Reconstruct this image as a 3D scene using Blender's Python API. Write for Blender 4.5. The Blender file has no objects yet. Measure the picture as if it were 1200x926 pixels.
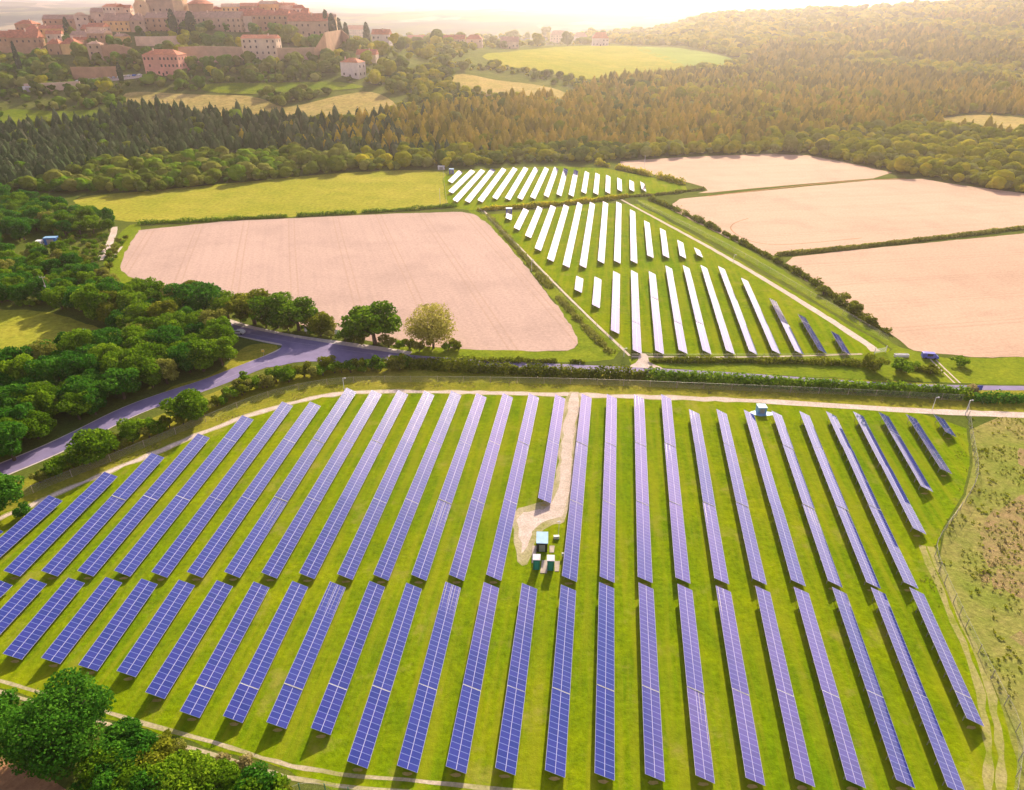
import bpy, bmesh, math, random
import numpy as np
from mathutils import Vector, Matrix, noise
from mathutils.geometry import tessellate_polygon
random.seed(7); RS = np.random.RandomState(11)
SC = bpy.context.scene
COL = SC.collection
R = math.radians
# ------------------------------------------------------------------ camera
CAM_H = 98.0
FPX = 811.0
PITCH = math.atan((463 - 10) / FPX)
CP, SP = math.cos(PITCH), math.sin(PITCH)
cam_d = bpy.data.cameras.new('camera'); cam = bpy.data.objects.new('camera', cam_d); COL.objects.link(cam)
cam.location = (0, 0, CAM_H); cam.rotation_euler = (math.pi/2 - PITCH, 0, 0)
cam_d.sensor_fit = 'HORIZONTAL'; cam_d.angle = 2*math.atan(600/FPX)
cam_d.clip_start = 1; cam_d.clip_end = 60000
SC.camera = cam
# ------------------------------------------------------------------ sky and sun
SUN_EL, SUN_AZ = R(26.5), R(14)
world = bpy.data.worlds.new('World'); SC.world = world; world.use_nodes = True
wn = world.node_tree; wn.nodes.clear()
wo = wn.nodes.new('ShaderNodeOutputWorld'); bg = wn.nodes.new('ShaderNodeBackground')
sky = wn.nodes.new('ShaderNodeTexSky'); sky.sky_type = 'NISHITA'; sky.sun_disc = False
sky.sun_elevation = SUN_EL; sky.sun_rotation = SUN_AZ; sky.altitude = 200
sky.air_density = 1.0; sky.dust_density = 2.0; sky.ozone_density = 1.0
# broken bright cloud over the blue, thicker and warmer low down
tc = wn.nodes.new('ShaderNodeTexCoord')
sep = wn.nodes.new('ShaderNodeSeparateXYZ'); wn.links.new(tc.outputs['Generated'], sep.inputs[0])
mpw = wn.nodes.new('ShaderNodeMapping'); mpw.inputs['Scale'].default_value = (1, 1, 3.2)
wn.links.new(tc.outputs['Generated'], mpw.inputs[0])
cn = wn.nodes.new('ShaderNodeTexNoise'); cn.inputs['Scale'].default_value = 2.6; cn.inputs['Detail'].default_value = 5
wn.links.new(mpw.outputs[0], cn.inputs['Vector'])
hz = wn.nodes.new('ShaderNodeMapRange'); hz.inputs['From Min'].default_value = 0.0; hz.inputs['From Max'].default_value = 0.75
hz.inputs['To Min'].default_value = 0.42; hz.inputs['To Max'].default_value = -0.12
wn.links.new(sep.outputs['Z'], hz.inputs['Value'])
ad = wn.nodes.new('ShaderNodeMath'); ad.operation = 'ADD'
wn.links.new(cn.outputs['Fac'], ad.inputs[0]); wn.links.new(hz.outputs[0], ad.inputs[1])
cr = wn.nodes.new('ShaderNodeMapRange'); cr.inputs['From Min'].default_value = 0.47; cr.inputs['From Max'].default_value = 0.72
cr.inputs['To Max'].default_value = 0.95
wn.links.new(ad.outputs[0], cr.inputs['Value'])
mxw = wn.nodes.new('ShaderNodeMix'); mxw.data_type = 'RGBA'
wn.links.new(cr.outputs[0], mxw.inputs[0]); wn.links.new(sky.outputs[0], mxw.inputs[6])
glow = wn.nodes.new('ShaderNodeValToRGB'); ge = glow.color_ramp.elements
ge.new(0.13); ge[1].color = (0.44, 0.39, 0.43, 1); ge[0].position = 0.03; ge[0].color = (0.27, 0.27, 0.31, 1); ge[2].position = 0.36; ge[2].color = (0.70, 0.47, 0.60, 1)
wn.links.new(sep.outputs['Z'], glow.inputs[0])
gm = wn.nodes.new('ShaderNodeVectorMath'); gm.operation = 'SCALE'; gm.inputs['Scale'].default_value = 30.0
# bright aureole of thin cloud round the sun
nrm = wn.nodes.new('ShaderNodeVectorMath'); nrm.operation = 'NORMALIZE'; wn.links.new(tc.outputs['Generated'], nrm.inputs[0])
dt = wn.nodes.new('ShaderNodeVectorMath'); dt.operation = 'DOT_PRODUCT'; wn.links.new(nrm.outputs[0], dt.inputs[0])
dt.inputs[1].default_value = (math.sin(SUN_AZ)*math.cos(SUN_EL), math.cos(SUN_AZ)*math.cos(SUN_EL), math.sin(SUN_EL))
au = wn.nodes.new('ShaderNodeMapRange'); au.inputs['From Min'].default_value = 0.45; au.inputs['From Max'].default_value = 1.0
au.inputs['To Min'].default_value = 0.42; au.inputs['To Max'].default_value = 1.15; au.interpolation_type = 'SMOOTHSTEP'
wn.links.new(dt.outputs['Value'], au.inputs['Value'])
g2 = wn.nodes.new('ShaderNodeVectorMath'); g2.operation = 'SCALE'; wn.links.new(au.outputs[0], g2.inputs['Scale'])
wn.links.new(glow.outputs[0], gm.inputs[0]); wn.links.new(gm.outputs[0], g2.inputs[0]); wn.links.new(g2.outputs[0], mxw.inputs[7])
wn.links.new(mxw.outputs[2], bg.inputs[0]); bg.inputs[1].default_value = 0.09
wn.links.new(bg.outputs[0], wo.inputs[0])
sun_d = bpy.data.lights.new('sun', 'SUN'); sun = bpy.data.objects.new('sun', sun_d); COL.objects.link(sun)
sun_d.energy = 5.0; sun_d.angle = R(0.8); sun_d.color = (1.0, 0.83, 0.63)
sv = Vector((math.sin(SUN_AZ)*math.cos(SUN_EL), math.cos(SUN_AZ)*math.cos(SUN_EL), math.sin(SUN_EL)))
sun.rotation_euler = sv.to_track_quat('Z', 'Y').to_euler()
sun.location = (0, 0, 300)
SC.view_settings.view_transform = 'Standard'; SC.view_settings.look = 'None'
SC.view_settings.exposure = 0.86; SC.view_settings.gamma = 1; SC.view_settings.use_curve_mapping = False
SC.render.engine = 'CYCLES'
SC.cycles.volume_bounces = 1; SC.cycles.max_bounces = 5; SC.cycles.transparent_max_bounces = 12

# ------------------------------------------------------------------ helpers
def props(o, label=None, cat=None, group=None, kind=None):
    if label: o['label'] = label
    if cat: o['category'] = cat
    if group: o['group'] = group
    if kind: o['kind'] = kind
    return o
def make_obj(name, me, parent=None, mat=None):
    o = bpy.data.objects.new(name, me); COL.objects.link(o)
    if mat is not None and me is not None and not me.materials: me.materials.append(mat)
    if parent is not None: o.parent = parent
    return o
def empty(name, loc, rz=0):
    o = bpy.data.objects.new(name, None); COL.objects.link(o); o.location = loc; o.rotation_euler = (0, 0, rz)
    o.empty_display_size = 0.5
    return o
def np_mesh(name, V, F, mat=None, tint=None, smooth=False):
    """V (n,3); F (m,k) all faces with k corners, or a list of such arrays"""
    if not isinstance(F, (list, tuple)): F = [F]
    me = bpy.data.meshes.new(name)
    V = np.asarray(V, dtype=np.float32)
    me.vertices.add(len(V)); me.vertices.foreach_set('co', V.ravel())
    loops = np.concatenate([f.ravel() for f in F]).astype(np.int32)
    tot = np.concatenate([np.full(len(f), f.shape[1], dtype=np.int32) for f in F])
    st = np.concatenate([[0], np.cumsum(tot)[:-1]]).astype(np.int32)
    me.loops.add(len(loops)); me.loops.foreach_set('vertex_index', loops)
    me.polygons.add(len(tot)); me.polygons.foreach_set('loop_start', st); me.polygons.foreach_set('loop_total', tot)
    if smooth: me.polygons.foreach_set('use_smooth', np.ones(len(tot), dtype=bool))
    me.update(calc_edges=True)
    if tint is not None:
        a = me.attributes.new('tint', 'FLOAT', 'POINT'); a.data.foreach_set('value', np.asarray(tint, dtype=np.float32))
    if mat is not None: me.materials.append(mat)
    return me
class MB:
    """collects boxes, bars and polygons into one mesh"""
    def __init__(s): s.V = []; s.F = []
    def box(s, x0, x1, y0, y1, z0, z1, M=None):
        b = len(s.V)
        for x in (x0, x1):
            for y in (y0, y1):
                for z in (z0, z1):
                    p = Vector((x, y, z)); s.V.append(M @ p if M else p)
        for f in ((0,1,3,2),(4,6,7,5),(0,4,5,1),(2,3,7,6),(0,2,6,4),(1,5,7,3)): s.F.append([b+i for i in f])
        return s
    def bar(s, a, b, r, n=6, r2=None):
        a = Vector(a); b = Vector(b); d = (b-a).normalized(); r2 = r if r2 is None else r2
        u = d.orthogonal().normalized(); w = d.cross(u); k = len(s.V)
        for p, rr in ((a, r), (b, r2)):
            for i in range(n):
                t = 2*math.pi*i/n; s.V.append(p + (u*math.cos(t)+w*math.sin(t))*rr)
        for i in range(n): s.F.append([k+i, k+(i+1) % n, k+n+(i+1) % n, k+n+i])
        s.F.append([k+i for i in range(n)][::-1]); s.F.append([k+n+i for i in range(n)])
        return s
    def poly(s, pts):
        k = len(s.V); s.V += [Vector(p) for p in pts]; s.F.append(list(range(k, k+len(pts)))); return s
    def mesh(s, name, mat=None):
        me = bpy.data.meshes.new(name); me.from_pydata([tuple(v) for v in s.V], [], s.F); me.update()
        if mat is not None: me.materials.append(mat)
        return me
    def obj(s, name, mat, parent=None): return make_obj(name, s.mesh(name, mat), parent)

# ------------------------------------------------------------------ terrain
YN = [560, 640, 740, 800, 880, 940, 1080, 1400, 1900, 2600, 3600, 5000, 7000, 9500, 12000]
UN = [-250, 0, 70, 150, 230, 300, 380, 450, 520, 600, 750, 850, 1000, 1100, 1200, 1400]
def z_of(v, y):
    t = (463-v)/FPX
    return CAM_H + y*(t*CP-SP)/(CP+t*SP)
VT = {  # ground height seen as picture row for each distance 640..1900; None = low ground hidden behind
 -250: (150, 120, 95, 75, 70, None, None, None),
 0:    (146, 108, 80, 58, 49, None, None, None),
 70:   (144, 106, 78, 52, 38, None, None, None),
 150:  (142, 104, 75, 45, 28, None, None, None),
 230:  (142, 103, 78, 46, 24, None, None, None),
 300:  (141, 103, 80, 49, 30, None, None, None),
 380:  (141, 105, 84, 60, 46, 47, None, None),
 450:  (142, 108, 90, 72, 62, 52, None, None),
 520:  (146, 114, 98, 82, 73, 59, 49, None),
 600:  (150, 122, 107, 92, 82, 68, 53, None),
 750:  (151, 129, 118, 105, 97, 80, 56, 47),
 850:  (152, 131, 121, 109, 101, 84, 54, 20),
 1000: (153, 133, 122, 110, 102, 83, 49, 13),
 1100: (155, 133, 121, 108, 99, 79, 42, 6),
 1200: (155, 133, 120, 106, 96, 73, 34, -3),
 1400: (155, 133, 120, 106, 96, 73, 34, -3)}
FINE = np.arange(560, 12001, 10.0)
TAB = []
for u in UN:
    zs = [0.0]
    low = {1080: 30, 1400: 15, 1900: 12}
    for y, v in zip(YN[1:9], VT[u]): zs.append(z_of(v, y) if v is not None else low.get(y, 30))
    zs += [62 if u < 800 else 70, 84, 112, 142, 165, 120]
    z = np.interp(FINE, YN, zs)
    k = np.exp(-0.5*(np.arange(-9, 10)/3.0)**2); k /= k.sum()
    zp = np.convolve(np.pad(z, 9, mode='edge'), k, mode='valid'); w = np.clip((FINE-560)/60, 0, 1)
    TAB.append(z*(1-w)*0 + zp*w)
TAB = np.array(TAB)
def u_of(x, y): return 600 + FPX*x/(np.maximum(y, 30)*CP + 60*SP)
def fbm(x, y, s, seed=0):
    """cheap smooth noise from summed sines, -1..1"""
    r = 0; a = 1; tot = 0
    for i in range(5):
        th = 1.3*i+seed; c, d = math.cos(th), math.sin(th)
        r = r + a*np.sin((x*c+y*d)/s*2.1+seed*3.1+i)*np.cos((-x*d+y*c)/s*1.7+seed*1.7+2*i); tot += a
        s = s*0.53; a *= 0.55
    return r/tot
def terrain(x, y):
    x = np.asarray(x, float); y = np.asarray(y, float)
    u = np.clip(u_of(x, y), UN[0], UN[-1]-0.01)
    i = np.clip(np.searchsorted(UN, u, side='right')-1, 0, len(UN)-2)
    U = np.array(UN, float); f = (u-U[i])/(U[i+1]-U[i]); f = f*f*(3-2*f)
    q = np.clip((y-560)/10, 0, len(FINE)-1.001); j = q.astype(int); g = q-j
    z = (TAB[i, j]*(1-g)+TAB[i, j+1]*g)*(1-f) + (TAB[i+1, j]*(1-g)+TAB[i+1, j+1]*g)*f
    w = np.clip((y-600)/500, 0, 1)
    z = z + w*2.5*fbm(x, y, 90, 1)
    w2 = np.clip((y-1950)/2300, 0, 1)*0.8
    z = z + w2*(60*fbm(x, y, 1700, 4)+34*fbm(x, y, 600, 9)) + np.clip((y-1500)/700, 0, 1)*5*fbm(x, y, 260, 2)
    return np.where(y <= 560, 0.0, np.maximum(z, -2))
def tz(x, y): return float(terrain(x, y))
_T = np.concatenate([np.arange(40, 600, 4.0), 600*1.006**np.arange(0, 520)])
def ray(u, v):
    a = (u-600)/FPX; b = (463-v)/FPX
    return a, CP+b*SP, -SP+b*CP
def at(u, v, z=None, y=None):
    """world point where the line of sight through (u,v) meets the ground (or height z, or distance y)"""
    a, dy, dz = ray(u, v)
    if z is not None and z > -50 and y is None:
        t = (z-CAM_H)/dz; return Vector((a*t, dy*t, z))
    if y is not None:
        t = y/dy; return Vector((a*t, y, CAM_H+dz*t))
    Y = _T*dy; X = _T*a; Z = CAM_H+_T*dz
    d = Z-terrain(X, Y); k = np.argmax(d < 0)
    if d[k] >= 0: k = len(_T)-1; t = _T[k]
    elif k == 0: t = _T[0]
    else: t = _T[k-1]+(_T[k]-_T[k-1])*d[k-1]/(d[k-1]-d[k])
    x, yy = a*t, dy*t
    return Vector((x, yy, tz(x, yy)))
def proj(x, y, z):
    x = np.asarray(x, float); h = np.asarray(z, float)-CAM_H
    dep = y*CP-h*SP; up = h*CP+y*SP
    return 600+FPX*x/dep, 463-FPX*up/dep
def in_poly(px, py, poly):
    inside = np.zeros(px.shape, bool); n = len(poly)
    for i in range(n):
        x0, y0 = poly[i]; x1, y1 = poly[(i+1) % n]
        if y0 == y1: continue
        c = ((y0 > py) != (y1 > py)) & (px < (x1-x0)*(py-y0)/(y1-y0)+x0)
        inside ^= c
    return inside
def chaikin(p, closed=True, it=2):
    p = [Vector(q) for q in p]
    for _ in range(it):
        n = len(p); q = []
        for i in range(n if closed else n-1):
            a, b = p[i], p[(i+1) % n]; q += [a*0.75+b*0.25, a*0.25+b*0.75]
        if not closed: q = [p[0]]+q+[p[-1]]
        p = q
    return p

# ------------------------------------------------------------------ materials
def nt(name):
    m = bpy.data.materials.new(name); m.use_nodes = True; n = m.node_tree; n.nodes.clear()
    out = n.nodes.new('ShaderNodeOutputMaterial'); return m, n, out
def N(n, t, **kw):
    o = n.nodes.new(t)
    for k, v in kw.items():
        if k in o.inputs: o.inputs[k].default_value = v
        else: setattr(o, k, v)
    return o
def ramp(n, src, stops):
    r = n.nodes.new('ShaderNodeValToRGB'); e = r.color_ramp.elements
    while len(e) < len(stops): e.new(0.5)
    for q, (p, c) in zip(e, stops): q.position = p; q.color = (*c, 1)
    n.links.new(src, r.inputs[0]); return r
def mix(n, f, a, b, mode='MIX'):
    m = n.nodes.new('ShaderNodeMix'); m.data_type = 'RGBA'; m.blend_type = mode
    for s, v in ((0, f), (6, a), (7, b)):
        if hasattr(v, 'links') or hasattr(v, 'is_output'): n.links.new(v, m.inputs[s])
        elif isinstance(v, (int, float)): m.inputs[s].default_value = v
        else: m.inputs[s].default_value = (*v, 1)
    return m.outputs[2]
def noise_tex(n, scale, detail=4, rough=0.6, stretch=None, rot=0, geo=True):
    g = n.nodes.new('ShaderNodeNewGeometry') if geo else n.nodes.new('ShaderNodeTexCoord')
    src = g.outputs['Position'] if geo else g.outputs['Object']
    if stretch or rot:
        mp = n.nodes.new('ShaderNodeMapping'); mp.inputs['Rotation'].default_value = (0, 0, rot); n.links.new(src, mp.inputs[0])
        m2 = n.nodes.new('ShaderNodeMapping'); m2.inputs['Scale'].default_value = stretch or (1, 1, 1); n.links.new(mp.outputs[0], m2.inputs[0])
        src = m2.outputs[0]
    t = n.nodes.new('ShaderNodeTexNoise'); t.inputs['Scale'].default_value = scale
    t.inputs['Detail'].default_value = detail; t.inputs['Roughness'].default_value = rough
    n.links.new(src, t.inputs['Vector']); return t.outputs['Fac']
def finish(n, out, col, rough=0.9, bump=None, bs=0.5, bd=0.1, spec=0.2, metal=0, alpha=None):
    b = n.nodes.new('ShaderNodeBsdfPrincipled')
    if hasattr(col, 'is_output'): n.links.new(col, b.inputs['Base Color'])
    else: b.inputs['Base Color'].default_value = (*col, 1)
    b.inputs['Roughness'].default_value = rough; b.inputs['Specular IOR Level'].default_value = spec
    b.inputs['Metallic'].default_value = metal
    if bump is not None:
        bu = n.nodes.new('ShaderNodeBump'); bu.inputs['Strength'].default_value = bs; bu.inputs['Distance'].default_value = bd
        n.links.new(bump, bu.inputs['Height']); n.links.new(bu.outputs[0], b.inputs['Normal'])
    n.links.new(b.outputs[0], out.inputs[0]); return b
def ground_mat(name, c1, c2, c3, s1=0.02, s2=0.15, s3=1.5, bd=0.25, stripes=None, wear=None):
    """three colours mixed by a broad, a middling and a fine noise"""
    m, n, out = nt(name)
    a = noise_tex(n, s1, 5); b = noise_tex(n, s2, 6, 0.7); c = noise_tex(n, s3, 5, 0.75)
    ra = ramp(n, a, [(0.35, (0, 0, 0)), (0.65, (1, 1, 1))]); rb = ramp(n, b, [(0.38, (0, 0, 0)), (0.62, (1, 1, 1))])
    k = mix(n, ra.outputs[0], c1, c2); k = mix(n, rb.outputs[0], k, mix(n, 0.6, k, c3))
    rc = ramp(n, c, [(0.3, (0.62, 0.62, 0.62)), (0.7, (1.32, 1.32, 1.32))])
    k = mix(n, 1.0, k, rc.outputs[0], 'MULTIPLY')
    if stripes:
        rot, sc, st, colr, amt = stripes
        s = noise_tex(n, sc, 3, 0.6, st, rot)
        rs = ramp(n, s, [(0.45, (0, 0, 0)), (0.62, (amt,)*3)]); k = mix(n, rs.outputs[0], k, colr)
    if wear:
        wt = noise_tex(n, 0.11, 6, 0.7); k = mix(n, ramp(n, wt, [(0.56, (0, 0, 0)), (0.70, (0.55,)*3)]).outputs[0], k, wear)
    finish(n, out, k, 0.95, c, 0.6, bd, 0.0); return m
def plain(name, c, rough=0.7, metal=0, var=0.25, sc=0.8, spec=0.3, geo=True):
    m, n, out = nt(name); t = noise_tex(n, sc, 5, 0.65, geo=geo)
    r = ramp(n, t, [(0.3, (1-var,)*3), (0.7, (1+var*0.6,)*3)])
    finish(n, out, mix(n, 1.0, c, r.outputs[0], 'MULTIPLY'), rough, t, 0.2, 0.03, spec, metal); return m
ROWROT = R(-7)
M = {}
M['ground'] = ground_mat('meadow ground', (0.10, 0.14, 0.022), (0.17, 0.19, 0.035), (0.07, 0.10, 0.02))
M['solar_grass'] = ground_mat('grass under arrays', (0.15, 0.25, 0.003), (0.25, 0.30, 0.003), (0.095, 0.18, 0.005), 0.025, 0.16, 0.9,
                              stripes=(R(7), 0.5, (1, 0.05, 1), (0.28, 0.29, 0.015), 0.5), wear=(0.33, 0.28, 0.07))
M['verge'] = ground_mat('rough verge grass', (0.25, 0.26, 0.02), (0.38, 0.33, 0.05), (0.15, 0.19, 0.015), 0.03, 0.3, 1.4)
M['scrub'] = ground_mat('rough scrubland', (0.23, 0.28, 0.04), (0.36, 0.29, 0.11), (0.15, 0.22, 0.025), 0.035, 0.12, 0.9, 0.4)
M['brown'] = ground_mat('dead bracken', (0.32, 0.22, 0.11), (0.38, 0.28, 0.13), (0.20, 0.23, 0.05), 0.05, 0.25, 1.2, 0.5)
M['meadow'] = ground_mat('hay meadow', (0.32, 0.32, 0.035), (0.42, 0.37, 0.06), (0.22, 0.27, 0.025), 0.012, 0.05, 0.5)
M['lime'] = ground_mat('lime green crop', (0.24, 0.33, 0.06), (0.30, 0.38, 0.08), (0.2, 0.27, 0.05), 0.01, 0.04, 0.5)
M['bright_grass'] = ground_mat('bright grass strip', (0.17, 0.24, 0.015), (0.26, 0.30, 0.02), (0.11, 0.18, 0.012), 0.03, 0.2, 1.0)
M['straw'] = ground_mat('dry hillside grass', (0.42, 0.32, 0.10), (0.50, 0.38, 0.15), (0.30, 0.28, 0.07), 0.02, 0.06, 0.3)
M['soil'] = ground_mat('bare brown soil', (0.46, 0.27, 0.13), (0.42, 0.24, 0.12), (0.28, 0.15, 0.07), 0.1, 0.5, 2.0,
                       stripes=(R(30), 0.9, (1, 0.05, 1), (0.22, 0.12, 0.06), 0.4))
M['faint_rut'] = ground_mat('faint worn track', (0.34, 0.32, 0.10), (0.20, 0.25, 0.02), (0.42, 0.36, 0.18), 0.12, 0.35, 2.0, 0.05)
M['rut'] = ground_mat('worn wheel rut', (0.56, 0.47, 0.36), (0.26, 0.27, 0.06), (0.45, 0.40, 0.24), 0.12, 0.35, 2.0, 0.05)
M['gravel'] = ground_mat('pale gravel', (0.64, 0.53, 0.46), (0.72, 0.61, 0.54), (0.46, 0.39, 0.29), 0.1, 0.5, 2.5, 0.05)
def wheat(name, rot, base=(0.66, 0.42, 0.31)):
    m, n, out = nt(name)
    a = noise_tex(n, 0.012, 4); f = noise_tex(n, 0.9, 5, 0.7); s = noise_tex(n, 0.5, 3, 0.6, (1, 0.025, 1), rot)
    w = n.nodes.new('ShaderNodeTexWave'); w.inputs['Scale'].default_value = 0.0137; w.inputs['Distortion'].default_value = 0.6
    w.inputs['Detail'].default_value = 1; w.inputs['Detail Scale'].default_value = 0.3
    g = n.nodes.new('ShaderNodeNewGeometry'); mp = n.nodes.new('ShaderNodeMapping'); mp.inputs['Rotation'].default_value = (0, 0, rot)
    n.links.new(g.outputs['Position'], mp.inputs[0]); n.links.new(mp.outputs[0], w.inputs['Vector'])
    b2 = tuple(min(1, c*1.13) for c in base); b3 = tuple(c*0.84 for c in base)
    k = mix(n, ramp(n, a, [(0.35, (0, 0, 0)), (0.65, (1, 1, 1))]).outputs[0], base, b2)
    k = mix(n, ramp(n, s, [(0.45, (0, 0, 0)), (0.7, (0.3,)*3)]).outputs[0], k, b3)
    k = mix(n, ramp(n, w.outputs['Fac'], [(0.940, (0, 0, 0)), (0.958, (0.42,)*3), (0.972, (0.42,)*3), (0.988, (0, 0, 0))]).outputs[0], k, (0.40, 0.27, 0.18))
    bl = noise_tex(n, 0.035, 6, 0.65); k = mix(n, ramp(n, bl, [(0.48, (0, 0, 0)), (0.68, (0.5,)*3)]).outputs[0], k, tuple(c*0.78 for c in base))
    k = mix(n, 1.0, k, ramp(n, f, [(0.3, (0.82,)*3), (0.7, (1.14,)*3)]).outputs[0], 'MULTIPLY')
    finish(n, out, k, 0.95, f, 0.5, 0.12, 0.1); return m
M['wheat_left'] = wheat('ripe cereal left', R(-16), (0.47, 0.335, 0.27))
M['wheat_right'] = wheat('ripe cereal right', R(80), (0.54, 0.37, 0.255))
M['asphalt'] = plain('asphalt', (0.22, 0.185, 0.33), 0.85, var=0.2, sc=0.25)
M['kerb'] = plain('pale kerb', (0.62, 0.55, 0.50), 0.9)
M['line'] = plain('worn road paint', (0.36, 0.33, 0.46), 0.7, sc=2)

def far_material():
    m, n, out = nt('far hills patchwork')
    g = n.nodes.new('ShaderNodeNewGeometry')
    v = n.nodes.new('ShaderNodeTexVoronoi'); v.inputs['Scale'].default_value = 0.0032; n.links.new(g.outputs['Position'], v.inputs['Vector'])
    sepc = n.nodes.new('ShaderNodeSeparateColor'); n.links.new(v.outputs['Color'], sepc.inputs[0])
    r = ramp(n, sepc.outputs[0], [(0.0, (0.06, 0.09, 0.03)), (0.3, (0.13, 0.15, 0.05)), (0.5, (0.14, 0.15, 0.08)), (0.7, (0.30, 0.25, 0.16)), (0.9, (0.10, 0.13, 0.04))])
    for e in r.color_ramp.elements: pass
    r.color_ramp.interpolation = 'CONSTANT'
    w = noise_tex(n, 0.0022, 7, 0.62)
    k = mix(n, ramp(n, w, [(0.47, (0, 0, 0)), (0.55, (1, 1, 1))]).outputs[0], (0.02, 0.045, 0.05), r.outputs[0])  # bluish wood tone has the blue of distance haze put into its colour
    finish(n, out, k, 0.95); return m
M['far'] = far_material()
M['forest_floor'] = ground_mat('wood floor', (0.14, 0.17, 0.035), (0.20, 0.21, 0.05), (0.09, 0.12, 0.02), 0.02, 0.1, 0.6, 0.5)

# ------------------------------------------------------------------ the ground sheet
ys = np.concatenate([np.arange(-500, 560, 40.0), np.arange(560, 1500, 12.0), 1500*1.022**np.arange(0, 96)])
ys = ys[ys < 11900]
ss = np.linspace(-1.35, 1.35, 241)
S, Yg = np.meshgrid(ss, ys)
Xg = S*(np.maximum(Yg, 0)*1.0+420)
Zg = terrain(Xg, Yg)
V = np.stack([Xg.ravel(), Yg.ravel(), Zg.ravel()], 1)
nr, nc = S.shape
ii = np.arange(nr*nc).reshape(nr, nc)
F = np.stack([ii[:-1, :-1].ravel(), ii[:-1, 1:].ravel(), ii[1:, 1:].ravel(), ii[1:, :-1].ravel()], 1)
me = np_mesh('ground', V, F, M['ground'], smooth=True); me.materials.append(M['far']); me.materials.append(M['forest_floor'])
yc = np.repeat((ys[:-1]+ys[1:])/2, nc-1)
me.polygons.foreach_set('material_index', np.where(yc > 2100, 1, np.where(yc > 556, 2, 0)).astype(np.int32))
ground = make_obj('ground', me); props(ground, kind='structure')


def sheet(name, mat, pts, z=0.02, drape=None, smooth=2, grid=14, rough=1.0):
    P = [at(u, v) for u, v in pts]
    P = chaikin([(p.x, p.y, 0) for p in P], True, smooth) if smooth else [Vector((p.x, p.y, 0)) for p in P]
    if drape is None: drape = max(p.y for p in P) > 556
    if not drape:
        # gentle unevenness along the edge
        Q = []
        for i, p in enumerate(P):
            q = P[(i+1) % len(P)]; L = (q-p).length; k = max(1, min(60, int(L/2.5)))
            for j in range(k):
                r = p.lerp(q, j/k); o = (noise.noise(Vector((r.x*0.12, r.y*0.12, z*50)))*0.7 + noise.noise(Vector((r.x*0.6, r.y*0.6, z*50)))*0.5)*rough
                Q.append(Vector((r.x+o, r.y+o, z)))
        tris = tessellate_polygon([Q])
        me = bpy.data.meshes.new(name); me.from_pydata([tuple(q) for q in Q], [], [tuple(t) for t in tris]); me.update()
        for pl in me.polygons:
            if pl.normal.z < 0: pl.flip()
        me.materials.append(mat)
        return props(make_obj(name, me), kind='structure')
    bm = bmesh.new(); vs = [bm.verts.new(p) for p in P]; bm.faces.new(vs)
    bmesh.ops.triangulate(bm, faces=bm.faces[:])
    x0, x1 = min(p.x for p in P), max(p.x for p in P); y0, y1 = min(p.y for p in P), max(p.y for p in P)
    for k in range(int(x0//grid), int(x1//grid)+1):
        bmesh.ops.bisect_plane(bm, geom=bm.verts[:]+bm.edges[:]+bm.faces[:], plane_co=(k*grid, 0, 0), plane_no=(1, 0, 0))
    for k in range(int(y0//grid), int(y1//grid)+1):
        bmesh.ops.bisect_plane(bm, geom=bm.verts[:]+bm.edges[:]+bm.faces[:], plane_co=(0, k*grid, 0), plane_no=(0, 1, 0))
    for v in bm.verts: v.co.z = tz(v.co.x, v.co.y) + (0.5 if v.co.y > 565 else z)
    bm.normal_update()
    for f in bm.faces:
        if f.normal.z < 0: f.normal_flip()
        f.smooth = True
    me = bpy.data.meshes.new(name); bm.to_mesh(me); bm.free(); me.materials.append(mat)
    return props(make_obj(name, me), kind='structure')
def path_pts(pts, closed=False, step=3.0):
    P = [at(*p) if len(p) == 2 else Vector(p) for p in pts]
    P = chaikin(P, closed, 2); out = [P[0]]
    for a, b in zip(P, P[1:]):
        k = max(1, int((b-a).length/step)); out += [a.lerp(b, (j+1)/k) for j in range(k)]
    return out
def ribbon(name, mat, pts, w, z=0.03, wob=0.0, w2=None, side=0.0, me_only=False, mb=None):
    P = path_pts(pts); n = len(P); V = []; F = []; b0 = len(mb[0]) if mb else 0
    for i, p in enumerate(P):
        d = (P[min(i+1, n-1)]-P[max(i-1, 0)]); d.z = 0; d.normalize(); nrm = Vector((-d.y, d.x, 0))
        ww = w if w2 is None else w+(w2-w)*i/(n-1)
        a = ww/2*(1+wob*noise.noise(Vector((p.x*0.3, p.y*0.3, 1)))); c = ww/2*(1+wob*noise.noise(Vector((p.x*0.3, p.y*0.3, 7))))
        for s, q in ((1, a), (-1, c)):
            r = p+nrm*(s*q+side); V.append((r.x, r.y, tz(r.x, r.y)+z))
    F = [(b0+2*i, b0+2*i+1, b0+2*i+3, b0+2*i+2) for i in range(n-1)]
    if mb: mb[0].extend(V); mb[1].extend(F); return
    me = bpy.data.meshes.new(name); me.from_pydata(V, [], F); me.update()
    for pl in me.polygons:
        if pl.normal.z < 0: pl.flip()
    me.materials.append(mat)
    return props(make_obj(name, me), kind='structure')

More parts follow.
